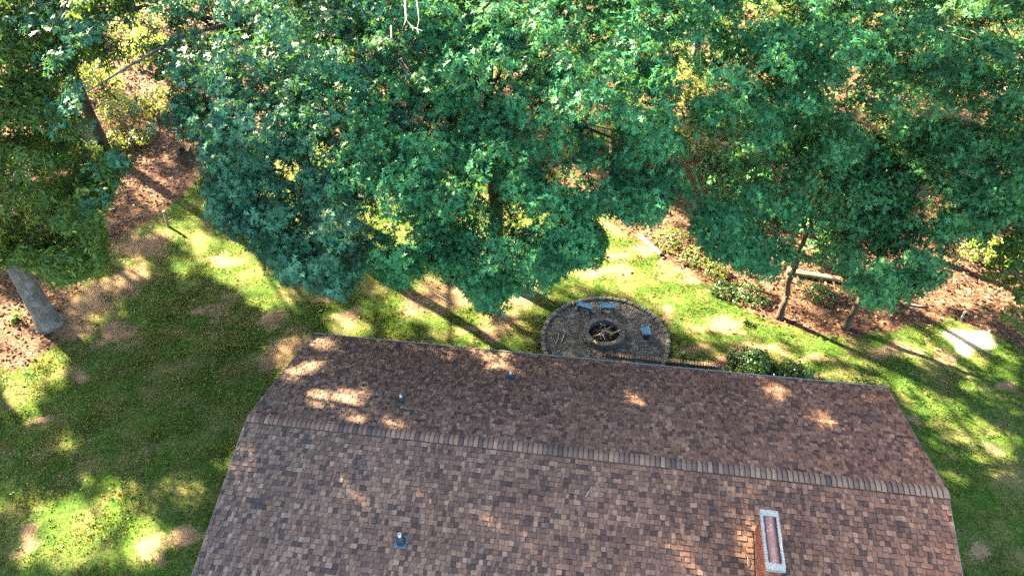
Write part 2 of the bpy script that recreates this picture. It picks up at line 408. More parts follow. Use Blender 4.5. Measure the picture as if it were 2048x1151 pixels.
PAL = [((.142, .104, .085), .38), ((.185, .138, .108), .25), ((.108, .083, .074), .18), ((.070, .060, .059), .13), ((.235, .18, .138), .06)]
PALW = np.cumsum([w for _, w in PAL])
def shingle_colour(x):
    c = np.array(PAL[int(np.searchsorted(PALW, random.random() * PALW[-1]))][0]) * random.uniform(.85, 1.15)
    k = (x / HL + 1) / 2                        # colour turns redder towards the right end of the roof
    c = c * np.array([1.08 + .32 * k, 1.0 - .06 * k, .95 - .19 * k])
    return tuple(c)
EXPO = .143
def shingle_geo(x0, x1, s0, sg, lift):
    """one tab: s0 = slope distance of its upper edge from the ridge"""
    s1 = s0 + EXPO
    def P(x, s, h):
        y = s / SLEN * HS; zz = RZ - s / SLEN * RISE; n = (0, RISE / SLEN, HS / SLEN)
        return (x, sg * (y + n[1] * h), zz + n[2] * h)
    g = .0025; ov = .012
    vs = [P(x0 + g, s0 - ov, .003), P(x1 - g, s0 - ov, .003), P(x1 - g, s1, lift), P(x0 + g, s1, lift), P(x1 - g, s1, .0), P(x0 + g, s1, .0), P(x0 + g, s0, 0), P(x1 - g, s0, 0)]
    return vs, [(0, 1, 2, 3), (3, 2, 4, 5), (0, 3, 5, 6), (1, 7, 4, 2)]
tabs = []
ncourse = int(SLEN / EXPO) + 1
for sg in (-1, 1):
    for k in range(ncourse):
        s0 = .05 + k * EXPO
        if s0 + EXPO > SLEN + .05: break
        x = -HL - random.uniform(0, .1); raised = random.random() < .5
        while x < HL:
            w = random.choice((.10, .125, .15, .19)) if raised else random.choice((.09, .115, .14))
            x0, x1 = max(x, -HL - .01), min(x + w, HL + .01)
            if x1 - x0 > .03: tabs.append((x0, x1, s0, sg, .032 if raised else .007))
            x += w; raised = not raised if random.random() < .86 else raised
mid = np.array([[(a + b) / 2, sg * (s0 + .07) / SLEN * HS, RZ - (s0 + .07) / SLEN * RISE] for a, b, s0, sg, l in tabs])
wmid = HC + mid[:, :1] * HU + mid[:, 1:2] * HV + mid[:, 2:] * np.array([0, 0, 1])
pm = proj(wmid); dist = (wmid - np.array([0, 0, CAM_Z])) @ FW
wid = np.array([b - a for a, b, *_ in tabs])
score = wid / dist ** 2 * np.array([1.0 if t[3] < 0 and t[4] > .01 else .0 for t in tabs])
score[(pm[:, 0] < 8) | (pm[:, 0] > 2040) | (pm[:, 1] > 1140) | (pm[:, 1] < 0)] = 0
single = set(np.argsort(-score)[:300].tolist())
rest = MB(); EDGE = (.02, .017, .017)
for i, (x0, x1, s0, sg, l) in enumerate(tabs):
    vs, fs = shingle_geo(x0, x1, s0, sg, l); c = shingle_colour(x0)
    b = MB() if i in single else rest
    b.add(vs, fs[:1], c); n0 = len(b.v) - 8
    for f in fs[1:]: b.f.append([n0 + q for q in f]); b.c.append(EDGE)
    if i in single: b.build('shingle', M_SHINGLE, roof)
o = rest.build('shingles', M_SHINGLE, roof); tag(o, kind='stuff')
# ridge caps: bent pieces lapping along the ridge
def cap_mesh(col):
    b = MB(); prof = [(-.18, -.18 * SL + .034), (-.10, -.10 * SL + .040), (-.03, .030), (.03, .030), (.10, -.10 * SL + .040), (.18, -.18 * SL + .034)]
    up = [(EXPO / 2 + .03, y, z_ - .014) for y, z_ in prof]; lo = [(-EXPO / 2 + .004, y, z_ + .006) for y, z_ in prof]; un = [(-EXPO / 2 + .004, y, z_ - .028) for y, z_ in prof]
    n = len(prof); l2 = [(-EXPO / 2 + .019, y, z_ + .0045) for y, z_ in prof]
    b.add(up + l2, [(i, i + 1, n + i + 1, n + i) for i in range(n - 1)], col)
    b.add(l2 + lo, [(i, i + 1, n + i + 1, n + i) for i in range(n - 1)], EDGE)  # dark cut edge carried onto the top face, painting in the lap shade
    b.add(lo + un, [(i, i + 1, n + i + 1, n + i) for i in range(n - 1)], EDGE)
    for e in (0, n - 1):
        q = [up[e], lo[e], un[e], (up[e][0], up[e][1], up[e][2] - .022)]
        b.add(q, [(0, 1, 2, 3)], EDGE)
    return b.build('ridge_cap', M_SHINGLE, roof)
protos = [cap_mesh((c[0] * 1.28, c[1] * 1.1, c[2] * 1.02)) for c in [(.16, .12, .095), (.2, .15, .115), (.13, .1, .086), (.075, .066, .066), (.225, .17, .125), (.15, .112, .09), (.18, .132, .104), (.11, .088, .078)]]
ncap = int(2 * HL / EXPO) + 1
for k in range(ncap):
    pr = protos[k] if k < len(protos) else random.choice(protos).copy()
    if k >= len(protos): COL.objects.link(pr); pr.parent = roof
    pr.location = (-HL + EXPO / 2 + k * (2 * HL / ncap), random.uniform(-.004, .004), RZ + .012 + random.uniform(0, .003))
# loose bits: vent pipes
def roof_local(px, py, sg):
    d = FW + RT * (px - 1024) / FPX + DN * (py - 575.5) / FPX; o = np.array([0, 0, CAM_Z]) - HC
    # z = RZ - SL*|y|
    oy, dy = o @ HV, d @ HV
    t = (RZ - SL * sg * oy - o[2]) / (d[2] + SL * sg * dy)
    p = o + d * t
    return float(p @ HU), float(p @ HV), float(p[2])
for px, py, sg, k in ((802, 1083, -1, 1.0), (803, 803, 1, .8), (1021, 756, 1, .8)):
    x, y, z_ = roof_local(px, py, sg)
    tl = -sg * math.atan(SL)
    pb = MB(); n = 14
    ro, ri, hh = .042 * k, .03 * k, .40 * k
    rings = [[(x + r_ * math.cos(2 * math.pi * i / n), y + r_ * math.sin(2 * math.pi * i / n), z_ + h) for i in range(n)] for r_, h in ((ro, -.02), (ro, hh), (ri, hh), (ri, hh - .12))]
    pb.add([p for r_ in rings for p in r_], [(a * n + i, a * n + (i + 1) % n, (a + 1) * n + (i + 1) % n, (a + 1) * n + i) for a in range(3) for i in range(n)] + [tuple(3 * n + i for i in range(n))])
    vp = pb.build('vent_pipe', M_PVC, house)
    bb = MB(); prof = [(.135, 0), (.13, .07), (.115, .14), (.088, .21), (.06, .26), (.045, .285)]
    rings = [[(x + k * r_ * math.cos(2 * math.pi * i / n), y + k * r_ * math.sin(2 * math.pi * i / n), z_ + k * h - (sg * SL * k * r_ * math.sin(2 * math.pi * i / n) if h == 0 else 0)) for i in range(n)] for r_, h in prof]
    bb.add([p for r_ in rings for p in r_], [(a * n + i, a * n + (i + 1) % n, (a + 1) * n + (i + 1) % n, (a + 1) * n + i) for a in range(len(prof) - 1) for i in range(n)])
    bb.build('boot', M_RUBBER, vp, smooth=True)
    if k == 1.0:
        fl = MB(); fl.box((x, y + .0, z_ + .024), (.31, .34, .012), tilt=(tl, 0)); fl.build('flashing', M_FLASH, vp, bevel=.004)
    else:
        fl = MB(); fl.box((x, y, z_ + .022), (.22, .2, .01), tilt=(tl, 0)); fl.build('flashing', M_RUBBER, vp, bevel=.004)

# chimney
cq = [at(x, y, 4.8) for x, y in ((1520, 1018), (1556, 1020), (1572, 1140), (1534, 1137))]
cl = [np.array([(q - HC) @ HU, (q - HC) @ HV]) for q in cq]
ccx, ccy = np.mean([c[0] for c in cl]), np.mean([c[1] for c in cl])
cw = .44; cd = abs(np.mean([cl[0][1], cl[1][1]]) - np.mean([cl[2][1], cl[3][1]]))
ZT = 4.8; bw, bd = cw - .10, cd - .10; zb0 = RZ - SL * (abs(ccy) + bd / 2) - .1
core = MB(); core.box((ccx, ccy, (zb0 + ZT - .1) / 2), (bw - .03, bd - .03, ZT - .1 - zb0))
chim = core.build('chimney', M_MORTAR, house)
def brick_proto(name, size, mat, parent, jit=.002):
    b = MB(); b.box((0, 0, 0), size, jit=jit); return b.build(name, mat, parent, bevel=.004)
bl, bh, gap = .195, .064, .011
pl = brick_proto('brick', (bl, .09, bh), M_BRICK, chim); first = True; nb = 0
ncr = int((ZT - .1 - zb0) / (bh + gap)); hid = MB()
for k in range(ncr):
    zz = ZT - .1 - (k + .5) * (bh + gap)
    off = k % 2; segs = []
    for sx in (-1, 1):
        n = int(round(bd / (bl + gap))) - off; y0 = -(n * (bl + gap) - gap) / 2
        for j in range(n): segs.append((ccx + sx * (bw / 2 - .045), y0 + bl / 2 + j * (bl + gap), math.pi / 2, sx < 0))
    for sy in (-1, 1):
        for q in ((-.09, .09) if off else (0,)): segs.append((ccx + q, sy * (bd / 2 - .043), 0, sy < 0))
    for x_, y_, rz, seen in segs:
        yy = ccy + y_
        if zz < RZ - SL * abs(yy) - .06: continue
        if not seen or nb >= 300:
            hid.box((x_, yy, zz), (bl, .09, bh), rz=rz); continue
        o = pl if first else pl.copy()
        if not first: COL.objects.link(o); o.parent = chim
        first = False; nb += 1
        o.location = (x_ + random.uniform(-.004, .004), yy, zz); o.rotation_euler = (0, 0, rz)
tag(hid.build('bricks', M_BRICK, chim), kind='stuff')
cb = MB(); fr = .17; fs_ = .055; zc = ZT - .05
o4 = [(-cw / 2, -cd / 2), (cw / 2, -cd / 2), (cw / 2, cd / 2), (-cw / 2, cd / 2)]
i4 = [(-cw / 2 + fs_, -cd / 2 + fr), (cw / 2 - fs_, -cd / 2 + fr), (cw / 2 - fs_, cd / 2 - fr), (-cw / 2 + fs_, cd / 2 - fr)]
def dense(q, n):
    out = []
    for a in range(4):
        p0, p1 = q[a], q[(a + 1) % 4]
        for t in range(n): out.append((p0[0] + (p1[0] - p0[0]) * t / n, p0[1] + (p1[1] - p0[1]) * t / n))
    return out
no = 12; od, idn = dense(o4, no), dense(i4, no); J = lambda a: random.uniform(-a, a)
ob = [(ccx + x, ccy + y, ZT - .11) for x, y in od]; ot = [(ccx + x + J(.006), ccy + y + J(.006), ZT + J(.006)) for x, y in od]
it = [(ccx + x + J(.008), ccy + y + J(.008), ZT - .002 + J(.006)) for x, y in idn]; ib = [(ccx + x, ccy + y, ZT - .11) for x, y in idn]
n = no * 4
cb.add(ob + ot + it + ib, [(a * n + i, a * n + (i + 1) % n, (a + 1) * n + (i + 1) % n, (a + 1) * n + i) for a in range(3) for i in range(n)])
cb.build('chimney_cap', M_CONC, chim)
for sx in (-1, 1):
    fl = MB(); x = ccx + sx * (bw / 2 + .012); y0, y1 = ccy - bd / 2, ccy + bd / 2
    P4 = [(x + dx, y, RZ - SL * abs(y) + dz) for dx in (-.028, .028) for y, dz in ((y0, .036), (y1, .036), (y1, .05), (y0, .05))]
    fl.add(P4, [(0, 1, 2, 3), (7, 6, 5, 4), (0, 4, 5, 1), (1, 5, 6, 2), (2, 6, 7, 3), (3, 7, 4, 0)]); fl.build('flashing', M_DECK, chim)  # flashing coloured near-black to draw the shadow line along the chimney's foot
tb = MB(); hx, hy = cw / 2 - fs_ - .006, cd / 2 - fr - .006; rg = .02
vs = [(ccx - hx, ccy - hy, ZT - .1), (ccx + hx, ccy - hy, ZT - .1), (ccx + hx, ccy + hy, ZT - .1), (ccx - hx, ccy + hy, ZT - .1), (ccx + rg, ccy - hy, ZT + .03), (ccx + rg, ccy + hy, ZT + .03)]
tb.add(vs, [(3, 0, 4, 5), (1, 2, 5, 4), (0, 1, 4), (2, 3, 5)])
tb.build('flue_cover', M_COVER, chim)

# ------------------------------------------------------------------ where the canopy opens
# pixel outlines of lawn that the photograph shows free of leaves
OPEN = [[(1556, 518), (1694, 536), (1696, 576), (1556, 560)], [(-60, 530), (72, 536), (108, 575), (150, 566), (200, 540), (212, 500), (206, 440), (196, 424), (222, 400), (238, 345), (262, 318), (300, 290), (340, 280), (398, 282), (408, 330), (412, 400), (428, 448),
         (470, 470), (518, 505), (545, 548), (600, 565), (640, 580), (688, 598), (706, 560), (738, 515), (768, 560), (800, 578), (830, 545), (858, 532), (905, 560), (935, 575), (950, 618), (985, 630), (1016, 615), (1022, 585), (1060, 575),
         (1088, 588), (1108, 548), (1160, 540), (1205, 525), (1212, 470), (1185, 432), (1215, 415), (1250, 440), (1290, 452), (1330, 425), (1345, 378), (1385, 390), (1392, 470), (1420, 512), (1470, 532), (1540, 560), (1592, 570), (1680, 580), (1712, 585), (1720, 606),
         (1760, 620), (1880, 575), (1930, 535), (2000, 450), (2110, 430), (2110, 1300), (-60, 1300)]]
THIN = [([(150, 120), (300, 90), (345, 200), (370, 290), (300, 330), (230, 300), (180, 330)], .93), ([(625, 235), (690, 240), (680, 330), (630, 335)], .5), ([(670, 80), (760, 90), (750, 130), (680, 120)], .8),
        ([(1345, 240), (1480, 240), (1490, 420), (1400, 400), (1350, 350)], .72), ([(1340, 70), (1400, 60), (1390, 230), (1350, 220)], .6), ([(1720, 170), (1880, 160), (1870, 260), (1740, 240)], .3), ([(190, 0), (330, 0), (330, 90), (200, 100)], .85),
        ([(1480, 0), (1620, 0), (1600, 40), (1500, 40)], .8), ([(930, 360), (985, 360), (985, 420), (930, 420)], .5), ([(1120, 330), (1230, 330), (1200, 400), (1130, 390)], .7), ([(1850, 490), (1990, 460), (1930, 545), (1870, 560)], .6), ([(1590, 570), (1690, 575), (1685, 600), (1600, 580)], .5), ([(730, 455), (830, 440), (860, 500), (760, 520)], .25)]
# where the sun gets through to the roof and to the lawn (pixels of the lit spots)
LIT = []
def lit(*pts): LIT.append(list(pts))
lit((610, 790), (660, 782), (730, 788), (740, 806), (680, 826), (620, 812)); lit((770, 832), (800, 838), (850, 856), (780, 858)); lit((622, 682), (660, 678), (678, 690), (650, 698))
lit((590, 735), (650, 722), (640, 740), (585, 752)); lit((560, 745), (620, 738), (600, 760), (560, 765)); lit((875, 705), (910, 705), (900, 718)); lit((940, 695), (1010, 700), (1030, 730), (980, 730))
lit((1165, 812), (1190, 815), (1188, 830)); lit((1252, 792), (1285, 797), (1288, 818), (1262, 815)); lit((1540, 775), (1580, 780), (1575, 798), (1530, 790)); lit((1620, 820), (1660, 822), (1700, 858), (1660, 856), (1625, 838))
lit((1740, 790), (1770, 800), (1760, 812)); lit((680, 945), (705, 960), (760, 1030), (765, 1050), (730, 1035), (690, 985)); lit((830, 985), (865, 1000), (870, 1030), (845, 1015)); lit((468, 890), (512, 890), (500, 1010), (480, 1000))
lit((1395, 760), (1430, 768), (1420, 780)); lit((1500, 1030), (1530, 1010), (1535, 1151), (1505, 1151)); lit((1340, 850), (1365, 852), (1360, 868)); lit((1830, 905), (1862, 915), (1855, 930)); lit((700, 820), (760, 828), (740, 842), (700, 840))
NROOF = len(LIT)
# lawn
lit((0, 735), (60, 730), (95, 790), (70, 830), (20, 830)); lit((95, 690), (140, 765), (120, 772), (60, 700)); lit((105, 885), (150, 880), (160, 905), (120, 915)); lit((0, 930), (22, 935), (20, 960), (0, 960))
lit((60, 1010), (130, 985), (190, 1010), (250, 1030), (285, 1090), (290, 1151), (200, 1151), (170, 1090), (120, 1110), (110, 1060)); lit((0, 1010), (40, 1030), (0, 1060)); lit((280, 950), (300, 945), (320, 990), (300, 985)); lit((330, 965), (380, 950), (450, 935), (440, 1000), (380, 1020), (340, 1000))
lit((315, 1035), (330, 1045), (345, 1090), (325, 1085)); lit((345, 1060), (400, 1045), (405, 1080), (360, 1095)); lit((240, 1000), (262, 1010), (258, 1048)); lit((150, 1100), (200, 1110), (190, 1151), (120, 1151)); lit((30, 1090), (110, 1060), (140, 1100), (60, 1160), (0, 1160)); lit((215, 985), (275, 990), (330, 1080), (345, 1151), (285, 1151)); lit((400, 940), (455, 915), (445, 960), (400, 980)); lit((10, 800), (60, 810), (70, 850), (20, 850)); lit((190, 960), (240, 950), (250, 985))
lit((345, 450), (380, 440), (425, 470), (520, 500), (560, 540), (540, 575), (490, 585), (430, 560), (390, 520)); lit((330, 500), (345, 500), (385, 550), (360, 545)); lit((255, 530), (310, 515), (300, 540), (265, 560)); lit((180, 640), (205, 650), (200, 665)); lit((250, 480), (320, 440), (315, 455), (270, 485))
lit((480, 570), (580, 560), (600, 600), (560, 630), (500, 610)); lit((660, 640), (720, 650), (730, 680), (670, 672)); lit((770, 600), (820, 590), (870, 620), (850, 650), (800, 640)); lit((780, 650), (830, 645), (830, 678), (780, 678)); lit((850, 630), (960, 620), (1010, 660), (980, 690), (900, 690), (860, 670))
lit((1000, 575), (1070, 565), (1080, 600), (1030, 640), (1000, 620)); lit((540, 690), (610, 672), (600, 700), (560, 730)); lit((1030, 650), (1065, 660), (1075, 690), (1040, 690))
lit((1180, 440), (1240, 430), (1290, 480), (1345, 520), (1420, 590), (1400, 600), (1430, 690), (1390, 670), (1340, 630), (1310, 600), (1300, 580), (1260, 545), (1220, 520), (1200, 490)); lit((1160, 545), (1230, 540), (1240, 560), (1170, 562))
lit((1400, 615), (1450, 630), (1510, 680), (1580, 700), (1640, 740), (1580, 725), (1480, 685), (1420, 650)); lit((1440, 560), (1540, 620), (1560, 660), (1520, 665), (1460, 620)); lit((1590, 680), (1660, 665), (1680, 690), (1650, 700), (1790, 740), (1770, 745), (1690, 722), (1640, 720))
lit((1700, 680), (1740, 690), (1850, 700), (1880, 730), (1850, 735), (1780, 705)); lit((1740, 640), (1810, 650), (1880, 690), (1980, 760), (1960, 770), (1860, 712), (1790, 680)); lit((1860, 650), (1985, 645), (2000, 700), (2048, 720), (2048, 790), (1990, 745), (1930, 720), (1880, 690))
lit((1660, 740), (1780, 755), (1850, 780), (1960, 830), (2048, 880), (2048, 960), (1990, 960), (1950, 900), (1900, 880), (1850, 850), (1810, 800), (1770, 772), (1640, 765)); lit((1880, 930), (1960, 960), (1950, 985), (1900, 970)); lit((1960, 1030), (2048, 1040), (2048, 1090), (1970, 1080)); lit((1910, 760), (1960, 790), (2048, 850), (2048, 810), (1960, 760))
# forest floor glimpsed through the crowns
lit((1850, 500), (1990, 540), (2040, 600), (1900, 620), (1830, 620), (1800, 600)); lit((1560, 530), (1690, 555), (1680, 575), (1560, 560)); lit((1270, 360), (1345, 370), (1330, 420), (1290, 440)); lit((590, 230), (660, 210), (690, 330), (620, 370)); lit((660, 85), (760, 85), (750, 130), (670, 125)); lit((200, 20), (330, 0), (320, 70), (220, 90))
lit((930, 370), (985, 365), (985, 420), (940, 420)); lit((1120, 340), (1180, 340), (1190, 400), (1130, 395)); lit((240, 360), (280, 360), (270, 400)); lit((0, 600), (40, 620), (85, 700), (60, 700), (0, 680)); lit((1620, 690), (1570, 640), (1620, 650)); lit((1340, 60), (1400, 60), (1400, 230), (1350, 230)); lit((1720, 170), (1860, 160), (1870, 230), (1740, 240)); lit((520, 330), (600, 400), (560, 440), (500, 400)); lit((330, 260), (400, 270), (400, 300))

def sun_hits(P):
    """pixel of the spot on the roof or the lawn that a leaf at P would shade"""
    n = len(P); q = P - TO_SUN * (P[:, 2:3] / TO_SUN[2])
    for sg in (1, -1):
        o = P - HC; oy = o @ HV; dy = -TO_SUN @ HV; dz = -TO_SUN[2]
        t = (RZ - SL * sg * oy - o[:, 2]) / (dz + SL * sg * dy)
        h = P - TO_SUN * t[:, None]; hu = (h - HC) @ HU; hv = (h - HC) @ HV * sg
        ok = (t > 0) & (abs(hu) < HL) & (hv > 0) & (hv < HS)
        q[ok] = h[ok]
    return proj(q)
def lit_hit(h, o, g):
    m = inpoly(h, o)
    for ox, oy in ((g, 0), (-g, 0), (0, g * .8), (0, -g * .8)): m |= inpoly(h + np.array([ox, oy]), o)
    return m
def keep_mask(P, lit_on=True, r=None, front=False):
    """drop leaf sprays where the photograph shows open lawn, thinned crowns or sunlit spots"""
    r = r or rng; px = proj(P) + r.normal(0, 5, (len(P), 2)); k = np.ones(len(P), bool)
    for o in OPEN: k &= ~inpoly(px, o)
    for o, a in THIN: k &= ~(inpoly(px, o) & (r.random(len(P)) < a))
    if lit_on:
        h = sun_hits(P)
        h = h + r.normal(0, 4, (len(P), 2))
        for io, o in enumerate(LIT):
            m = lit_hit(h, o, 13 if io < NROOF else 11 if max(q[0] for q in o) > 1100 or min(q[1] for q in o) > 660 else 2)
            if front and io >= NROOF: m = inpoly(h, o) & (r.random(len(P)) < np.where(h[:, 0] > 1330, .95, .55))
            k &= ~(m & (r.random(len(P)) < (.90 if io < NROOF else .96)))
    return k

# ------------------------------------------------------------------ leaves
OAKV = np.array([(-.07, 0, 0), (.07, 0, 0), (0, 1, -.12), (0, .10, 0), (0, .40, .01), (.33, .50, .08), (-.33, .50, .08), (0, .42, .01), (0, .72, 0), (.30, .86, .03), (-.30, .86, .03)])
OAKF = np.array([(0, 1, 2), (3, 5, 4), (3, 4, 6), (7, 9, 8), (7, 8, 10)])
SLIMV = np.array([(0, 0, 0), (.13, .45, .03), (-.13, .45, .03), (0, 1, -.12)])
SLIMF = np.array([(0, 1, 2), (1, 3, 2)])
OVALV = np.array([(0, 0, 0), (.27, .4, .05), (-.27, .4, .05), (.2, .75, .02), (-.2, .75, .02), (0, 1, -.08)])
OVALF = np.array([(0, 1, 2), (1, 3, 4), (1, 4, 2), (3, 5, 4)])
def norm(a): return a / np.maximum(np.linalg.norm(a, axis=-1, keepdims=True), 1e-9)
def spray_mesh(name, C, N, nleaf, size, tmpl, r, droop=.35, spread=.12):
    extra = N[:, 3] if N.shape[1] > 3 else np.zeros(len(N)); N = N[:, :3]
    """rosettes of nleaf leaves at C (n,3) facing N"""
    TV, TF = tmpl; n = len(C); N = norm(N)
    ref = np.where(abs(N[:, 2:]) < .9, np.array([[0, 0, 1.0]]), np.array([[1.0, 0, 0]]))
    T = norm(np.cross(ref, N)); B = np.cross(N, T)
    ph = r.uniform(0, 6.28, (n, 1)) + np.arange(nleaf)[None] * 6.283 / nleaf + r.normal(0, .3, (n, nleaf))
    dr = r.normal(droop, .38, (n, nleaf))
    rad = T[:, None] * np.cos(ph)[..., None] + B[:, None] * np.sin(ph)[..., None]
    A = norm(rad * np.cos(dr)[..., None] - N[:, None] * np.sin(dr)[..., None] + np.array([0, 0, -.18]))
    Sd = norm(np.cross(A, N[:, None] + r.normal(0, .5, (n, nleaf, 3)))); Nn = np.cross(Sd, A)
    L = size * r.uniform(.7, 1.2, (n, nleaf))[..., None]
    base = C[:, None] + A * (size * .18) + r.normal(0, spread * size, (n, nleaf, 3)) + N[:, None] * r.uniform(-.3, .5, (n, nleaf, 1)) * size
    V = (base[:, :, None] + (Sd[:, :, None] * TV[:, 0:1] + A[:, :, None] * TV[:, 1:2] + Nn[:, :, None] * TV[:, 2:3]) * L[:, :, None]).reshape(-1, 3)
    nl = n * nleaf; k = len(TV)
    F = (np.arange(nl)[:, None, None] * k + TF[None]).reshape(-1, 3)
    tone = np.repeat(np.clip((r.normal(.45, .16, n) + extra)[:, None] + r.normal(0, .3, (n, nleaf)), 0, 1).ravel(), k)
    return mesh_np(name, V, F, [('tone', 'FLOAT', 'POINT', tone)])

def crown_points(center, radii, spacing, bough, dens, r, lobes=9, low=-.55, trunk=None):
    """boughs spread over an uneven crown; each is a flattened tuft covered with sprays"""
    cx = np.array(center); rd = np.array(radii)
    lobe_dir = norm(r.normal(size=(lobes, 3))); lobe_w = r.uniform(-.05, .34, lobes)
    area = 4 * math.pi * ((rd[0] * rd[1]) ** 1.6 / 3 + 2 * (rd[0] * rd[2]) ** 1.6 / 3) ** (1 / 1.6)
    nb = int(area / spacing ** 2 * 1.25)
    D = norm(r.normal(size=(nb * 3, 3))); D = D[D[:, 2] > low][:nb]
    k = 1 + (np.clip((D @ lobe_dir.T - .72) / .28, 0, 1) * lobe_w).max(1)
    q = r.random(len(D)); depth = np.where(q < .72, r.uniform(.88, 1.03, len(D)), r.uniform(.5, .88, len(D)))
    BC = cx + D * rd * (k * depth)[:, None]
    # push apart a little
    for _ in range(4):
        for i in range(len(BC)):
            d = BC - BC[i]; l = np.linalg.norm(d, axis=1); m = (l < spacing * .85) & (l > 0)
            if m.any(): BC[i] -= (d[m] / l[m][:, None] * (spacing * .85 - l[m])[:, None]).sum(0) * .25
    C, Nn, BC = tufts(BC, D, bough, dens, r)
    return BC, C, Nn
def tufts(BC, D, bough, dens, r):
    C, Nn, TT = [], [], []; BC = np.asarray(BC)
    for b, d in zip(BC, D):
        s = bough * r.uniform(.65, 1.3); e = np.array([s, s, s * .55]); m = int(dens * s * s * r.uniform(.8, 1.2))
        u = norm(r.normal(size=(m, 3))); u[:, 2] = np.where(u[:, 2] < -.25, -u[:, 2], u[:, 2])
        rr = r.uniform(.55, 1.05, (m, 1))
        p = u * e * rr
        out = norm(np.array([d[0], d[1], 0.0])); hd = p @ out
        p[:, 2] -= np.clip(hd, 0, None) ** 2 / s * .35      # tufts droop at the outer end
        tufttone = r.normal(0, .22); TT.append(np.full(m, tufttone)); C.append(b + p); Nn.append(norm(u * np.array([1, 1, 1.4])) * .75 + d * .55 + np.array([0, 0, .35]))
    return np.concatenate(C), np.concatenate([np.concatenate(Nn), np.concatenate(TT)[:, None]], 1), BC

EXTRA = {}
GR_OAK = 'oaks of the wood behind the house'
def tree(name, label, base, center, radii, seed, mat=None, bark=None, trad=.28, spacing=1.4, bough=.80, dens=31, nleaf=7, size=.245, tmpl=(OAKV, OAKF), low=-.55, group=GR_OAK, cat='tree', lit_on=True, limbs=12, droop=.35, lean=None):
    r = np.random.default_rng(seed); random.seed(seed)
    base = np.array([base[0], base[1], 0.0]); t = empty(name, base, 0, label=label, cat=cat, group=group)
    BC, C, N = crown_points(center, radii, spacing, bough, dens, r, low=low)
    nb0 = len(BC)
    if seed in EXTRA:
        c2, n2, b2 = tufts(EXTRA[seed], norm(np.array(EXTRA[seed]) - np.array(center) + np.array([0, 0, 1.5])), bough, dens, r)
        C = np.concatenate([C, c2]); N = np.concatenate([N, n2]); BC = np.concatenate([BC, b2])
        k2 = np.concatenate([keep_mask(C[:-len(c2)], lit_on, r), keep_mask(c2, lit_on, r, True)])
        C, N = C[k2], N[k2]
    else:
        k = keep_mask(C, lit_on, r); C, N = C[k], N[k]
    k = ~((C[:, 1] > center[1] + .6 * radii[1]) & (r.random(len(C)) < .4)); C, N = C[k], N[k]
    me = spray_mesh('crown', C - base, N, nleaf, size, tmpl, r, droop)
    link('crown', me, mat or M_OAK, t)
    top = np.array([center[0] * .6 + base[0] * .4, center[1] * .6 + base[1] * .4, center[2] + radii[2] * .45])
    fork = base + np.array([0, 0, max(center[2] - radii[2] * .9, center[2] * .35)])
    if lean is not None: fork = fork + np.array([lean[0], lean[1], 0])
    zs = [(-.1, 1.55), (.15, 1.25), (.5, 1.06), (1.2, 1.0)]
    pts = [base + (fork - base) * (h / fork[2]) for h, _ in zs if h < fork[2]]; rad = [trad * q for h, q in zs if h < fork[2]]
    n = 6
    for i in range(1, n + 1):
        f = i / n; pts.append(base + (fork - base) * max(f, 1.3 / fork[2]) + np.array([random.uniform(-.05, .05), random.uniform(-.05, .05), 0]) if f < 1 else fork); rad.append(trad * (1 - .25 * f))
    pts2 = [p for i, p in enumerate(pts) if i < 4 or p[2] > pts[3][2] + .05]; rad2 = [q for p, q, i in zip(pts, rad, range(99)) if i < 4 or p[2] > pts[3][2] + .05]
    for i in range(1, 4):
        f = i / 3; pts2.append(fork + (top - fork) * f + np.array([random.uniform(-.2, .2), random.uniform(-.2, .2), 0])); rad2.append(trad * .75 * (1 - .85 * f))
    tb = MB(); tb.tube([p - base for p in pts2], rad2, 12, wob=.05); tb.build('trunk', bark or M_BARK, t, smooth=True)
    lb = MB(); idx = r.permutation(nb0)
    used = 0
    for i in idx:
        if used >= limbs: break
        e = BC[i]
        if not keep_mask(e[None] * np.ones((3, 1)), False, r).all(): continue
        used += 1
        f = random.uniform(0, .75); s = fork + (top - fork) * f; m = (s + e) / 2 + np.array([random.uniform(-.4, .4), random.uniform(-.4, .4), random.uniform(0, .7)])
        r0 = trad * random.uniform(.22, .4) * (1 - f * .4)
        pts3 = [s, s * .62 + m * .38, m, m * .45 + e * .55, e]
        lb.tube([p - base + np.array([random.uniform(-.1, .1)] * 3) * (0 if j == 0 else 1) for j, p in enumerate(pts3)], [r0, r0 * .8, r0 * .6, r0 * .38, r0 * .12], 6)
        for _ in range(3):
            g = e + r.normal(0, .6, 3) * np.array([1, 1, .5])
            if not keep_mask(np.array([g, (m + g) / 2]), False, r).all(): continue
            lb.tube([m - base, (m + g) / 2 - base + r.normal(0, .12, 3), g - base], [r0 * .4, r0 * .25, .008], 5)
    lb.build('branches', bark or M_BARK, t, smooth=True)
    return t, BC

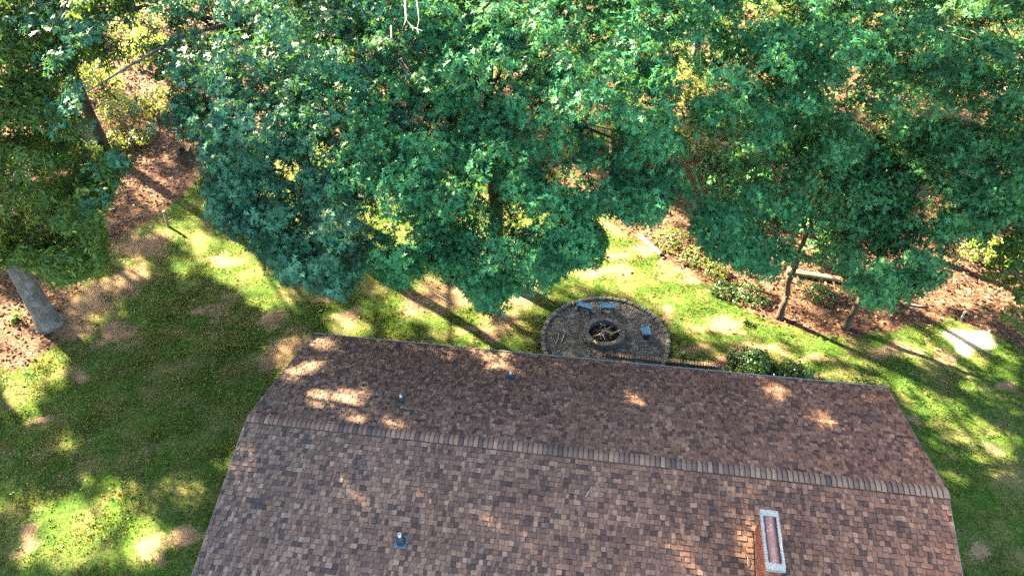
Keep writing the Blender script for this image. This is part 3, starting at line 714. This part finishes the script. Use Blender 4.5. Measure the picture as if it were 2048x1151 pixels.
TREES = []
SPEC = []
def T(*a, **k):
    global keep_mask
    old = keep_mask; keep_mask = k.pop('mask', None) or old
    try: TREES.append(tree(*a, **k))
    finally: keep_mask = old
def Q(*a, **k): SPEC.append((a, k))
Q('oak_tree', 'blue-green oak whose drooping tip hangs lowest, just left of the stone fire circle', (-.6, 25.6), (-.6, 23.5, 10.6), (6.4, 6.4, 5.4), 21, trad=.34, bark=M_BARKD)
Q('oak_tree', 'broad blue-green oak hanging over the lawn behind the left corner of the roof', (-9, 28.6), (-7.6, 24.0, 11.0), (6.2, 6.8, 5.6), 22, mat=M_OAK_G, trad=.34)
Q('oak_tree', 'pale grey-green oak at the gap above the brown leaf floor with the stump', (-13.4, 35), (-11.4, 30.0, 12.4), (5.8, 6.4, 5.2), 23, mat=M_OAK_P, trad=.34)
Q('oak_tree', 'tall blue-green oak between the dead bare branches and the dark gap in the canopy', (5.4, 33.5), (5.2, 28.0, 11.4), (5.8, 6.8, 5.2), 24, trad=.32, bark=M_BARKD)
Q('oak_tree', 'oak right of the dark gap with its crown above the pale fallen log', (13.5, 31), (13.2, 27.4, 10.2), (5.0, 5.6, 4.8), 25, mat=M_OAK_B, trad=.3)
Q('oak_tree', 'big oak filling the top right corner of the wood', (22.5, 31), (20.8, 27.2, 10.4), (6.2, 6.8, 5.0), 26, mat=M_OAK_B, trad=.34)
Q('oak_tree', 'slim oak at the lawn edge, left of the two dark trunks below the log', (11.1, 22.7), (11.5, 23.6, 5.6), (3.0, 2.4, 2.3), 27, mat=M_OAK_B, trad=.12, spacing=1.15, bough=.8, limbs=7, bark=M_BARKD)
Q('oak_tree', 'slim oak at the lawn edge, right of the two dark trunks below the log', (13.6, 22.0), (15.6, 23.3, 5.4), (3.7, 2.6, 2.3), 28, mat=M_OAK_B, trad=.12, spacing=1.15, bough=.8, limbs=8, bark=M_BARKD, lean=(.5, .3))
Q('oak_tree', 'oak with the thick pale grey trunk on the leaf litter left of the lawn', (-19.5, 23.2), (-17.0, 22.6, 12.6), (5.2, 6.2, 4.8), 29, mat=M_WILLOW, trad=.42, tmpl=(SLIMV, SLIMF), nleaf=11, size=.235, dens=42)
Q('oak_tree', 'green tree in the top left corner with a dark leaning trunk', (-22.4, 36.9), (-22.6, 32.5, 12.0), (5.4, 5.6, 4.4), 30, mat=M_WILLOW, bark=M_BARKD, trad=.3, tmpl=(SLIMV, SLIMF), nleaf=11, size=.26, dens=34)

def edge_mask(P, lit_on=True, r=None, front=False):
    px = proj(P); k = inpoly(px, [(1960, 560), (2000, 480), (2060, 420), (2600, 300), (2600, 900), (2090, 730), (2050, 690), (2020, 715), (1990, 710), (1955, 660), (1965, 620)])
    h = sun_hits(P)
    for o in LIT: k &= ~lit_hit(h, o, 11)
    return k
def sun_mask(P, lit_on=True, r=None, front=False):
    px = proj(P); k = ~((px[:, 0] > -30) & (px[:, 0] < 2078) & (px[:, 1] > 60) & (px[:, 1] < 1180))
    h = sun_hits(P)
    for o in LIT: k &= ~lit_hit(h, o, 11)
    return k
Q('maple_tree', 'small fine-leaved green tree reaching in from the right edge over the pale sand', (22.4, 21.5), (19.6, 20.6, 4.6), (2.7, 2.9, 2.4), 31, mask=edge_mask, mat=M_MAPLE, trad=.14, spacing=.95, bough=.7, dens=50, nleaf=6, size=.17, tmpl=(OVALV, OVALF), limbs=8, group='small trees at the lawn edge')
BACK = 'distant trees deep in the wood'
for i, (x, y, cz, r_) in enumerate(((-14, 50, 9.5, 5), (0, 47, 10, 5.5), (12, 46, 9.5, 5.5), (25, 47, 9.5, 5.5), (34, 38, 10, 5.5), (-34, 47, 10, 5.5))):
    Q('forest_tree', 'green tree deep in the wood, glimpsed between the nearer crowns', (x, y), (x, y - 1, cz), (r_, r_, 4.2), 50 + i, mat=M_OAK_B, trad=.22, spacing=2.0, bough=1.3, dens=8, nleaf=6, size=.52, limbs=6, group=BACK)
for i, (x, y, cx, cy, cz) in enumerate(((-27, 21.5, -25.5, 19.5, 11.5), (-31, 29, -30, 27.5, 12), (-25.5, 28.5, -25.5, 27, 12.2), (-31, 14, -29.5, 14, 11.5), (-29.5, 36.5, -29, 35.5, 12), (-36, 22, -35, 21, 12.5))):
    Q('forest_tree', 'tall oak standing beyond the left edge of the picture', (x, y), (cx, cy, cz), (5.2, 5.2, 4.4), 60 + i, mask=sun_mask, trad=.3, spacing=1.8, bough=1.3, dens=8, nleaf=6, size=.54, limbs=6, group='oaks beside the lawn to the left')

# lower boughs reaching out over the lawn: spread over the front of the canopy, each given to its nearest tree
def spread_boughs(n, seed, gap=.9, under=0.0):
    r = np.random.default_rng(seed); got = []
    def ok(q): return not (any(inpoly(q, o)[0] for o in OPEN) or any(inpoly(q, o)[0] for o, a in THIN))
    def put(x, y, gap):
        zc = np.interp(y, [-120, 0, 200, 400, 620], [13.4, 12.4, 10.3, 8.0, 5.6]) + r.normal(0, .75)
        if x > 1450: zc -= np.interp(x, [1450, 1600], [0, 1.6]) * np.interp(y, [0, 300], [0, 1])
        p = at(x, y, zc - under)
        if not ok(np.array([[x, y]])) or any(np.linalg.norm(p - g) < gap for g in got): return
        got.append(p)
    # first the fringe along the lower edge of the canopy, then the rest
    e = np.array(OPEN[1][:-2])
    for i in range(len(e) - 1) if not under else ():
        d = e[i + 1] - e[i]; l = np.linalg.norm(d); nrm = np.array([d[1], -d[0]]) / max(l, 1)
        for t in np.arange(0, 1, 14 / max(l, 14)):
            for off in (14, 34, 60):
                q = e[i] + d * t + nrm * (off + r.normal(0, 4)); put(q[0], q[1], .5)
    for _ in range(n * 8):
        if len(got) >= n: break
        put(r.uniform(-60, 2100), r.uniform(-120, 640), gap)
    return got
def give(p, seeds, most=9):
    best = min(((np.linalg.norm((p - np.array(a[3])) / np.array(a[4])), a[5]) for a, k in SPEC if seeds is None or a[5] in seeds))
    if best[0] < most: EXTRA.setdefault(best[1], []).append(p); return True
for p in spread_boughs(820, 5, .8) + spread_boughs(330, 6, 1.05, 2.0):
    px_ = proj(p[None])[0, 0]
    give(p, [29, 30] if px_ < 330 else range(21, 29))
# upper boughs between the sun and the places that lie in shade: the roof and the lawn to its left
r = np.random.default_rng(17); high = []
for i in range(2600):
    if len(high) >= 460: break
    if i % 9 == 0: t = r.uniform(0, 6.28); q = PITR * r.random() ** .5; p = np.array([PITC[0] + q * math.cos(t), PITC[1] + q * math.sin(t), 0])
    elif i % 9 == 1: p = at(r.uniform(1450, 1880), r.uniform(560, 655))
    elif i % 9 == 4: p = at(r.uniform(620, 980), r.uniform(430, 600))
    elif i % 9 == 2: p = at(r.uniform(1340, 1500), r.uniform(230, 480))
    elif i % 3:
        lx, ly = r.uniform(-HL, HL), r.uniform(-HS, HS); p = HC + HU * lx + HV * ly + np.array([0, 0, RZ - SL * abs(ly)])
    else: p = at(r.uniform(0, 560), r.uniform(440, 1151))
    q = proj(p[None])
    if any(inpoly(q + np.array([ox, oy]), o)[0] for o in LIT for ox, oy in ((0, 0), (22, 0), (-22, 0), (0, 18), (0, -18))): continue
    p = p + TO_SUN * ((r.uniform(9, 15.5) - p[2]) / TO_SUN[2]); q = proj(p[None])
    if any(inpoly(q, o)[0] for o in OPEN) or any(inpoly(q, o)[0] for o, a in THIN): continue
    if any(np.linalg.norm(p - g) < .8 for g in high): continue
    if give(p, [29, 30, 60, 61, 62, 63, 64, 65] if q[0, 0] < 330 else None, 1.5): high.append(p)
for a, k in SPEC: T(*a, **k)


# bare dead branch sticking out of the crown
tr = TREES[3][0]; b0 = np.array(tr.location)
def dead(pix, r0):
    pts = [at(x, y, h) - b0 for x, y, h in pix]
    db = MB(); db.tube(pts, [.55 * r0 * (1 - .8 * i / (len(pts) - 1)) for i in range(len(pts))], 6); db.build('dead_branch', M_DEAD, tr)
dead([(800, -40, 15.0), (810, 0, 14.9), (812, 40, 14.9), (825, 55, 14.8), (845, 62, 14.8)], .05)
dead([(812, 40, 14.9), (808, 50, 14.9), (803, 60, 14.8)], .028); dead([(825, 55, 14.8), (826, 62, 14.8)], .02); dead([(833, 56, 14.8), (838, 68, 14.8)], .02)
dead([(830, -20, 15.0), (836, 20, 14.9), (838, 40, 14.8), (834, 58, 14.8)], .025)
dead([(782, 52, 14.2), (783, 75, 14.2), (792, 92, 14.0)], .05); dead([(790, 125, 12.8), (800, 118, 13), (812, 130, 12.9), (826, 160, 12.6), (828, 175, 12.5)], .022); dead([(800, 125, 12.9), (812, 145, 12.7), (816, 160, 12.6)], .02)
dead([(660, 70, 13.4), (664, 90, 13.4), (676, 112, 13.2)], .02)

# ------------------------------------------------------------------ shrubs and saplings
def shrub(name, label, px, py, rad, h, seed, mat, size=.09, tmpl=(OVALV, OVALF), n=260, nleaf=7, cat='shrub', group=None, lift=0.12, droop=.3):
    r = np.random.default_rng(seed); b = at(px, py); t = empty(name, b, 0, label=label, cat=cat, group=group)
    u = norm(r.normal(size=(n, 3))); u[:, 2] = abs(u[:, 2]) * 1.0 - .12
    k = 1 + .22 * np.sin(u[:, 0] * 5 + seed) * np.sin(u[:, 1] * 4 + seed * 2) + r.normal(0, .07, n)
    P = u * np.array([rad, rad, h - lift]) * (k * np.where(r.random(n) < .8, r.uniform(.8, 1.0, n), r.uniform(.4, .8, n)))[:, None] + np.array([0, 0, lift])
    P[:, 2] = np.maximum(P[:, 2], .05)
    link('foliage', spray_mesh('foliage', P, u + np.array([0, 0, .45]), nleaf, size, tmpl, r, droop), mat, t)
    sb = MB()
    for _ in range(7):
        e = P[r.integers(n)]; sb.tube([(e[0] * .1, e[1] * .1, -.03), tuple(e * .5 + np.array([0, 0, .05])), tuple(e * .95)], [.022, .014, .005], 5)
    sb.build('stem', M_BARKD, t); return t
shrub('shrub', 'round dark green bush against the rear eave, beyond the end of the brick edging', 1500, 738, .88, 1.0, 1, M_BOX, .10, n=520)
shrub('shrub', 'pale lime-leaved shrub in front of the round dark bush at the eave', 1488, 762, .42, .75, 2, M_LIME, .09, n=130)
shrub('shrub', 'low loose dark shrub at the eave right of the round dark bush', 1588, 762, .95, .6, 3, M_BOX, .10, n=300)
shrub('seedling', 'small bright green plant alone between the stone circle and the bush', 1366, 714, .2, .25, 4, M_LIME, .08, n=22, cat='plant')
shrub('seedling', 'small bright green plant on the litter beside the thick grey trunk', 36, 640, .3, .4, 5, M_LIME, .12, n=26, cat='plant')
shrub('seedling', 'narrow grassy plant in the lawn right of the stone circle', 1490, 645, .14, .35, 6, M_UNDER, .16, (SLIMV, SLIMF), n=10, cat='plant')
shrub('shrub', 'wispy green plant by the right end of the rear eave', 1738, 778, .5, .3, 7, M_UNDER, .1, n=60)
EDGE_G = 'shrubs along the edge of the wood'
for i, (x, y, rd, h, m, lab) in enumerate((
        (1345, 487, .9, .8, M_UNDER, 'sunlit small-leaved shrub just behind the pale edging log'),
        (1395, 522, .75, .6, M_UNDER, 'pale sunlit shrub at the bend of the dirt strip right of the log'),
        (1432, 548, .6, .5, M_UNDER, 'low pale shrub at the lawn edge, downhill of the sunlit ones'),
        (1442, 582, .6, .45, M_BOX, 'low dark shrub at the lawn edge left of the pair of slim trunks'),
        (1500, 592, .8, .5, M_BOX, 'spreading dark shrub left of the slim dark trunks'),
        (1640, 592, .7, .7, M_BOX, 'dark shrub between the two slim dark trunks'),
        (885, 545, .8, 1.0, M_UNDER, 'cream-tipped shrub on the brown mulch under the hanging oak'),
        (410, 365, .45, .8, M_UNDER, 'pale grey-green shrub right of the old stump'))):
    shrub('shrub', lab, x, y, rd, h, 20 + i, m, .10, n=int(150 * rd), group=EDGE_G)
UG = 'saplings growing under the oaks'
for i, (x, y, rd, h, m) in enumerate(((255, 250, 1.6, 2.2, M_UNDER), (330, 225, 1.3, 1.8, M_UNDER), (175, 330, 1.2, 1.6, M_WILLOW), (230, 300, 1.0, 1.1, M_UNDER), (285, 290, .9, .9, M_UNDER), (120, 250, 1.3, 2.2, M_WILLOW),
        (300, 120, 1.7, 2.6, M_LIME), (180, 90, 1.6, 2.6, M_LIME), (380, 150, 1.5, 2.2, M_UNDER), (90, 430, 1.2, 1.5, M_WILLOW), (1400, 330, 1.3, 1.7, M_UNDER), (1450, 400, 1.2, 1.5, M_OAK_B), (1385, 180, 1.5, 2.4, M_LIME),
        (1480, 330, 1.2, 1.6, M_OAK_B), (1540, 420, 1.2, 1.3, M_UNDER), (1780, 270, 1.4, 2.0, M_UNDER), (1860, 330, 1.3, 1.8, M_UNDER), (1700, 430, 1.1, 1.4, M_UNDER), (1950, 520, .9, 1.2, M_LIME), (2010, 530, .9, 1.5, M_LIME), (1540, 30, 1.7, 2.6, M_LIME),
        (700, 140, 1.4, 2.0, M_LIME), (210, 190, 1.5, 3.2, M_LIME), (270, 60, 1.6, 3.4, M_LIME), (345, 60, 1.5, 3.0, M_UNDER), (160, 180, 1.3, 3.0, M_UNDER), (110, 40, 1.5, 3.0, M_LIME), (1420, 260, 1.4, 2.4, M_OAK_B), (1370, 290, 1.2, 2.0, M_UNDER), (1440, 360, 1.2, 1.8, M_OAK_B), (1350, 120, 1.4, 2.6, M_LIME), (1800, 210, 1.5, 2.4, M_OAK_B), (1740, 350, 1.3, 1.8, M_OAK_B), (1640, 480, 1.1, 1.5, M_OAK_B), (1600, 330, 1.3, 1.8, M_OAK_B), (1900, 430, 1.1, 1.5, M_UNDER), (1180, 300, 1.2, 1.6, M_LIME), (650, 250, 1.2, 1.8, M_LIME))):
    shrub('sapling', ('tall ' if h > 2.4 else 'bushy ' if h > 1.7 else 'low ') + {M_LIME: 'lime-green', M_UNDER: 'olive-green', M_WILLOW: 'narrow-leaved', M_BOX: 'dark green', M_OAK_B: 'blue-green'}[m] + ' sapling' + (' in the gap at the top left, beside the leaning dark trunk' if x < 420 else ' glimpsed under the central oaks' if x < 1300 else ' in the dark gap between the central and right-hand oaks' if x < 1600 else ' glimpsed under the right-hand oaks'), x, y, rd, h, 60 + i, m, .17, n=int(110 * rd * rd), nleaf=6, group=UG, lift=.5, cat='sapling')

# ------------------------------------------------------------------ grass, dry leaves
def visible_pts(n, seed, pad=60):
    r = np.random.default_rng(seed); px = np.stack([r.uniform(-pad, 2048 + pad, n * 3), r.uniform(20, 1151 + pad, n * 3)], 1)
    # even over the ground, not over the picture
    x = r.uniform(-24, 24, n); y = r.uniform(9.5, 40, n); P = np.stack([x, y, np.zeros(n)], 1)
    q = proj(P); k = (q[:, 0] > -pad) & (q[:, 0] < 2048 + pad) & (q[:, 1] < 1151 + pad)
    d = P - HC; k &= ~((abs(d @ HU) < HL - .4) & (abs(d @ HV) < HS - .45))
    k &= np.linalg.norm(P[:, :2] - PITC, axis=1) > PITR + .12
    return P[k], r
def clumpy(P): return wob(P[:, :2], 1.6, .5, 41) + wob(P[:, :2], 4.5, .35, 42)
P, r = visible_pts(190000, 3)
li, so, sa = ground_state(P)
dn = clumpy(P)
k = (r.random(len(P)) < np.clip(.62 + .4 * dn - 1.1 * np.clip(so - .25, 0, 1), .03, 1)) & (li < .45 + r.normal(0, .12, len(P))) & (sa < .15 + .6 * r.random(len(P)))
P = P[k]; n = len(P); nb = 3
ph = r.uniform(0, 6.28, (n, nb)); ln = r.uniform(.03, .11, (n, nb)) * np.clip(1 + .35 * dn[k], .6, 1.6)[:, None]; lean = r.uniform(.25, 1.1, (n, nb))
o = P[:, None] + r.normal(0, .02, (n, nb, 3)) * np.array([1, 1, 0]); o[..., 2] = -.005
dx = np.stack([np.cos(ph), np.sin(ph), np.zeros_like(ph)], -1); sx = np.stack([-np.sin(ph), np.cos(ph), np.zeros_like(ph)], -1) * .014
tip = o + dx * (ln * np.sin(lean))[..., None] + np.array([0, 0, 1.0]) * (ln * np.cos(lean))[..., None] + np.array([0, 0, .01])
V = np.stack([o - sx, o + sx, tip], 2).reshape(-1, 3); Fg = np.arange(n * nb * 3).reshape(-1, 3)
tone = np.repeat(np.clip(.35 - .22 * dn[k][:, None] + r.normal(0, .22, (n, nb)), 0, 1).ravel(), 3)
tag(link('grass', mesh_np('grass', V, Fg, [('tone', 'FLOAT', 'POINT', tone)]), M_GRASSB), kind='stuff')

P, r = visible_pts(9000, 31)
li, so, sa = ground_state(P); k = (li < .3) & (sa < .2) & (so < .6) & (wob(P[:, :2], .9, .5, 51) + r.normal(0, .3, len(P)) > -.1)
P = P[k][:3800]; n = len(P); P[:, 2] = .03; N = norm(np.stack([r.normal(0, .3, n), r.normal(0, .3, n), np.ones(n)], 1))
tag(link('clover', spray_mesh('clover', P, N, 6, .085, (OVALV, OVALF), r, .1, .5), M_CLOVER), kind='stuff')

r = np.random.default_rng(9); n = 60000
P = np.stack([r.uniform(-34, 34, n), r.uniform(18, 58, n), np.zeros(n)], 1)
q = proj(P); P = P[(q[:, 0] > -40) & (q[:, 0] < 2090) & (q[:, 1] > -20)]
li, so, sa = ground_state(P)
k = (li > .5 + r.normal(0, .14, len(P))) | ((r.random(len(P)) < .03) & (np.linalg.norm(P[:, :2] - PITC, axis=1) > PITR + .1) & (sa < .3))
d = P - HC; k &= ~((abs(d @ HU) < HL) & (abs(d @ HV) < HS))
k &= ~((P[:, 1] > 29) & (P[:, 0] > -8) & (wob(P[:, :2], .8, .5, 71) + r.normal(0, .25, len(P)) > .05))
P = P[k]; n = len(P); P[:, 2] = .02 + r.uniform(0, .05, n)
N = norm(np.stack([r.normal(0, .5, n), r.normal(0, .5, n), np.ones(n)], 1))
tag(link('fallen_leaves', spray_mesh('fallen_leaves', P, N, 1, .17, (OVALV, OVALF), r, .0, .1), M_LITTERLEAF), kind='stuff')

# ------------------------------------------------------------------ fire circle
random.seed(77)
ed = empty('stone_edging', (PITC[0], PITC[1], 0), label='ring of rough grey edging stones laid round the fire circle', cat='stone edging')
sv = []
for k in range(4):
    b = MB(); w = .262; b.box((0, 0, .05), (w, .165, .115), jit=.009, taper=.07); sv.append(b.build('edging_stone', M_STONE, ed, bevel=.012))
ns = 42; A0, A1 = R(-52), R(232)
for i in range(ns):
    t = A0 + (A1 - A0) * i / (ns - 1); o = sv[i] if i < 4 else random.choice(sv).copy()
    if i >= 4: COL.objects.link(o); o.parent = ed
    rr = PITR + random.uniform(-.025, .025)
    o.location = (rr * math.cos(t), rr * math.sin(t), random.uniform(-.015, .015)); o.rotation_euler = (random.uniform(-.04, .04), random.uniform(-.04, .04), t + math.pi / 2 + random.uniform(-.06, .06))
FC = at(1208, 672)[:2]
fp = empty('fire_pit', (FC[0], FC[1], 0), label='round fire pit of grey blocks filled with charred sticks', cat='fire pit')
pv = []
for k in range(3):
    b = MB(); h0, h1 = .64, .84; a = math.pi / 13 - .012; zz = .15
    def pt(rr, aa, z_): return (rr * math.cos(aa) - .74 + random.uniform(-.006, .006), rr * math.sin(aa) + random.uniform(-.006, .006), z_ + random.uniform(-.006, .006))
    vs = [pt(h0, -a, -zz / 2), pt(h1, -a, -zz / 2), pt(h1, a, -zz / 2), pt(h0, a, -zz / 2), pt(h0, -a, zz / 2), pt(h1, -a, zz / 2), pt(h1, a, zz / 2), pt(h0, a, zz / 2)]
    b.add(vs, [(3, 2, 1, 0), (4, 5, 6, 7), (0, 1, 5, 4), (1, 2, 6, 5), (2, 3, 7, 6), (3, 0, 4, 7)]); pv.append(b.build('block', M_PIT, fp, bevel=.012))
i = 0
for lay in range(2):
    for k in range(13):
        t = 2 * math.pi * (k + .5 * lay) / 13; o = pv[i] if i < 3 else random.choice(pv).copy()
        if i >= 3: COL.objects.link(o); o.parent = fp
        i += 1
        rr = .74 + random.uniform(-.015, .015)
        o.location = (rr * math.cos(t), rr * math.sin(t), .075 + lay * .152 + random.uniform(-.004, .004)); o.rotation_euler = (0, 0, t)
ab = MB(); nn = 22; ring = [(.66 * math.cos(2 * math.pi * k / nn), .66 * math.sin(2 * math.pi * k / nn), .02) for k in range(nn)]; ring2 = [(.36 * math.cos(2 * math.pi * k / nn), .36 * math.sin(2 * math.pi * k / nn), .09 + random.uniform(0, .05)) for k in range(nn)]
ab.add(ring + ring2 + [(0, 0, .15)], [(k, (k + 1) % nn, nn + (k + 1) % nn, nn + k) for k in range(nn)] + [(nn + k, nn + (k + 1) % nn, 2 * nn) for k in range(nn)])
ab.build('ash_bed', M_ASH, fp)
SG = 'sticks heaped in the fire pit'
for i in range(36):
    q = random.uniform(0, .42); t = random.uniform(0, 6.28); d = random.uniform(0, math.pi); L = random.uniform(.18, .75) * (1 if q < .25 else .6)
    c = Vector((FC[0] + q * math.cos(t), FC[1] + q * math.sin(t), random.uniform(.17, .34) - q * .15)); h = Vector((math.cos(d), math.sin(d), J(.22))) * L / 2; r0 = random.choice((.006, .008, .010, .014))
    s = MB(); s.tube([-h, Vector((J(.04), J(.04), J(.02))), h], [r0, r0 * .9, r0 * .6], 5, wob=.1); o = s.build('stick', M_STICK, None); o.location = c
    tag(o, 'thin bare stick lying in the heap inside the fire pit', 'stick', SG)
LGS = [((1187, 672), (1200, 668), .035, 'short split log on the left side of the fire pit heap'), ((1188, 681), (1194, 687), .045, 'pale cut log end at the lower left of the fire pit heap'), ((1220, 668), (1241, 660), .03, 'pale grey branch leaning across the right rim of the fire pit'), ((1204, 659), (1222, 665), .04, 'pale split log at the top of the fire pit heap')]
for a, b, r0, lab in LGS:
    pa, pb = at(*a, .31), at(*b, .33); c = (pa + pb) / 2; s = MB(); s.tube([pa - c, pb - c], [r0, r0], 7, wob=.12); o = s.build('firewood', M_CUT, None); o.location = c; tag(o, lab, 'log')
for a, b, lab in (((1118, 666), (1110, 690), 'thin straight stick on the dirt at the left of the fire circle'), ((1129, 667), (1122, 684), 'thicker crooked stick on the dirt right of the thin one in the fire circle')):
    pa, pb = at(*a, .03), at(*b, .03); c = (pa + pb) / 2; s = MB(); s.tube([pa - c, (pa + pb) / 2 - c + np.array([.03, 0, .01]), pb - c], [.02, .024, .016], 6, wob=.1); o = s.build('stick', M_CUT, None); o.location = c; tag(o, lab, 'stick')

def bench(px, py, L, Wd, rz, label):
    c = at(px, py, .38); t = empty('bench', (c[0], c[1], 0), rz, label=label, cat='bench', group='blue benches by the fire pit')
    H = .38
    pb = MB(); pb.box((0, 0, 0), (L - .05, (Wd - .07) / 2 - .006, .022), jit=.001); p0 = None
    for s in (-1, 1):
        if p0 is None: p0 = pb.build('plank', M_BLUE, t, bevel=.004); o = p0
        else: o = p0.copy(); COL.objects.link(o); o.parent = t
        o.location = (0, s * (Wd - .07) / 4, H - .018)
    f = MB()
    for s in (-1, 1):
        f.box((0, s * (Wd / 2 - .015), H - .02), (L, .03, .05)); f.box((s * (L / 2 - .012), 0, H - .02), (.026, Wd - .064, .05))
    f.build('frame', M_BLUE, t, bevel=.004)
    l = MB(); l.box((0, 0, 0), (.035, Wd * .8, H - .05), taper=.04); l0 = l.build('leg', M_BLUEL, t)
    l0.location = (-(L / 2 - .08), 0, (H - .05) / 2); o = l0.copy(); COL.objects.link(o); o.parent = t; o.location = (L / 2 - .08, 0, (H - .05) / 2)
    g = MB(); g.box((0, 0, .16), (L - .2, .03, .05)); g.build('stretcher', M_BLUEL, t)
bench(1170, 609, .70, .28, -R(27), 'blue bench set askew at the upper left inside the stone circle')
bench(1216, 610, .66, .32, -R(4), 'blue bench at the top of the stone circle, straight behind the fire pit')
bench(1292, 659, .52, .32, R(88), 'blue bench standing end-on, right of the fire pit')

be = empty('brick_edging', (*at(1325, 727)[:2], 0), -YAW, label='row of brown bricks on edge running along the rear eave from the fire circle', cat='brick edging')
b = MB(); b.box((0, 0, .05), (.086, .2, .13), jit=.004); br = b.build('brick', M_PAVER, be, bevel=.006)
pa, pb = at(1212, 711)[:2], at(1432, 733)[:2]; nbk = 40
for i in range(nbk):
    q = pa + (pb - pa) * i / (nbk - 1) - at(1325, 727)[:2]
    o = br if i == 0 else br.copy()
    if i: COL.objects.link(o); o.parent = be
    lx = q[0] * math.cos(YAW) - q[1] * math.sin(YAW); ly = q[0] * math.sin(YAW) + q[1] * math.cos(YAW)
    o.location = (lx, ly + J(.012), J(.012)); o.rotation_euler = (J(.05), J(.05), J(.06))

# ------------------------------------------------------------------ logs, stump, stakes
def log(name, a, b, r0, label, cat='log', mat=None, za=None):
    pa, pb = at(*a, r0), at(*b, r0); c = (pa + pb) / 2; s = MB()
    pts = [pa - c, (pa * .65 + pb * .35) - c + np.array([J(.03), J(.03), 0]), (pa * .3 + pb * .7) - c + np.array([J(.03), J(.03), 0]), pb - c]
    s.tube(pts, [r0 * 1.05, r0, r0 * .97, r0 * .9], 10, wob=.06); o = s.build(name, mat or M_LOG, None, smooth=False); o.location = c; tag(o, label, cat)
log('fallen_log', (1574, 542), (1682, 559), .13, 'pale sunlit fallen log behind the two slim dark trunks')
log('fallen_log', (1280, 472), (1322, 508), .11, 'pale log edging the lawn at the foot of the sunlit shrubs')
log('fallen_branch', (1808, 606), (1846, 612), .045, 'grey branch lying on the brown leaves below the right-hand oak', 'branch', M_DEAD)
log('fallen_branch', (1898, 612), (1945, 632), .05, 'dark branch lying at the litter edge above the white stake', 'branch', M_BARKD)
log('fallen_branch', (1636, 630), (1662, 620), .025, 'thin pale branch on the leaves between the slim trunks', 'branch', M_DEAD)
log('fallen_branch', (138, 549), (166, 549), .035, 'curved pale branch on the litter right of the thick grey trunk', 'branch', M_DEAD)
log('fallen_branch', (868, 584), (902, 606), .04, 'pale branch edging the brown mulch under the hanging oak', 'branch', M_STICK)
def post(name, px, py, h, r0, label, mat, lean=(0, 0)):
    b = at(px, py); s = MB(); s.tube([(0, 0, -.05), (lean[0] * .5, lean[1] * .5, h * .5), (lean[0], lean[1], h)], [r0, r0 * .96, r0 * .92], 9, wob=.04); o = s.build(name, mat, None); o.location = b; tag(o, label, 'post')
post('stake', 337, 453, .9, .07, 'short pale stake at the lawn edge below the brown leaf floor', M_LOG, (.02, .04))
post('stake', 1922, 638, .42, .045, 'short white stake beside the patch of pale sand', M_WHITE)
for (px, py, sg, a, L, lab) in ((848, 824, 1, -.5, .34, 'small dark twig on the rear roof slope above the sunlit patch on the ridge'), (1177, 985, -1, .9, .3, 'small twig on the near roof slope below the middle of the ridge'), (1494, 1122, -1, 1.5, .26, 'small pale twig on the near roof slope left of the chimney')):
    x, y, z_ = roof_local(px, py, sg); p = HC + HU * x + HV * y + np.array([0, 0, z_ + .045])
    s = MB(); h = Vector((math.cos(a), math.sin(a), -sg * SL * math.sin(a))) * L / 2; s.tube([-h, (.02, .015, .01), h], [.012, .010, .006], 5); s.tube([(.01, .01, .005), h * .5 + Vector((.05, -.06, .02))], [.007, .004], 5)
    o = s.build('twig', M_STICK, None); o.location = p; tag(o, lab, 'twig', 'twigs on the roof')
st = empty('tree_stump', at(372, 318), label='old dark hollow tree stump on the brown leaf floor', cat='stump')
sb = MB(); n = 14; prof = [(.62, -.05), (.46, .12), (.40, .35), (.37, .62)]
rings = [[(q * (1 + .16 * math.sin(3 * t + 1) + .07 * math.sin(7 * t)) * math.cos(t), q * (1 + .16 * math.sin(3 * t + 1) + .07 * math.sin(7 * t)) * math.sin(t), h + (.10 * math.sin(2 * t + .7) + J(.04) if i == 3 else 0)) for t in [2 * math.pi * k / n for k in range(n)]] for i, (q, h) in enumerate(prof)]
inn = [(x * .55, y * .55, z_ - .22) for x, y, z_ in rings[-1]]
sb.add([p for r_ in rings for p in r_] + inn, [(a * n + k, a * n + (k + 1) % n, (a + 1) * n + (k + 1) % n, (a + 1) * n + k) for a in range(4) for k in range(n)] + [tuple(4 * n + k for k in range(n))])
sb.build('bark', M_BARKD, st)
if __import__('os').environ.get('DBG'):
    for o in S.objects:
        if o.type == 'MESH' and len(o.data.polygons) > 20000: print(o.parent.name if o.parent else '-', o.name, len(o.data.polygons))
    print('tris', sum(len(o.data.polygons) for o in S.objects if o.type == 'MESH'))
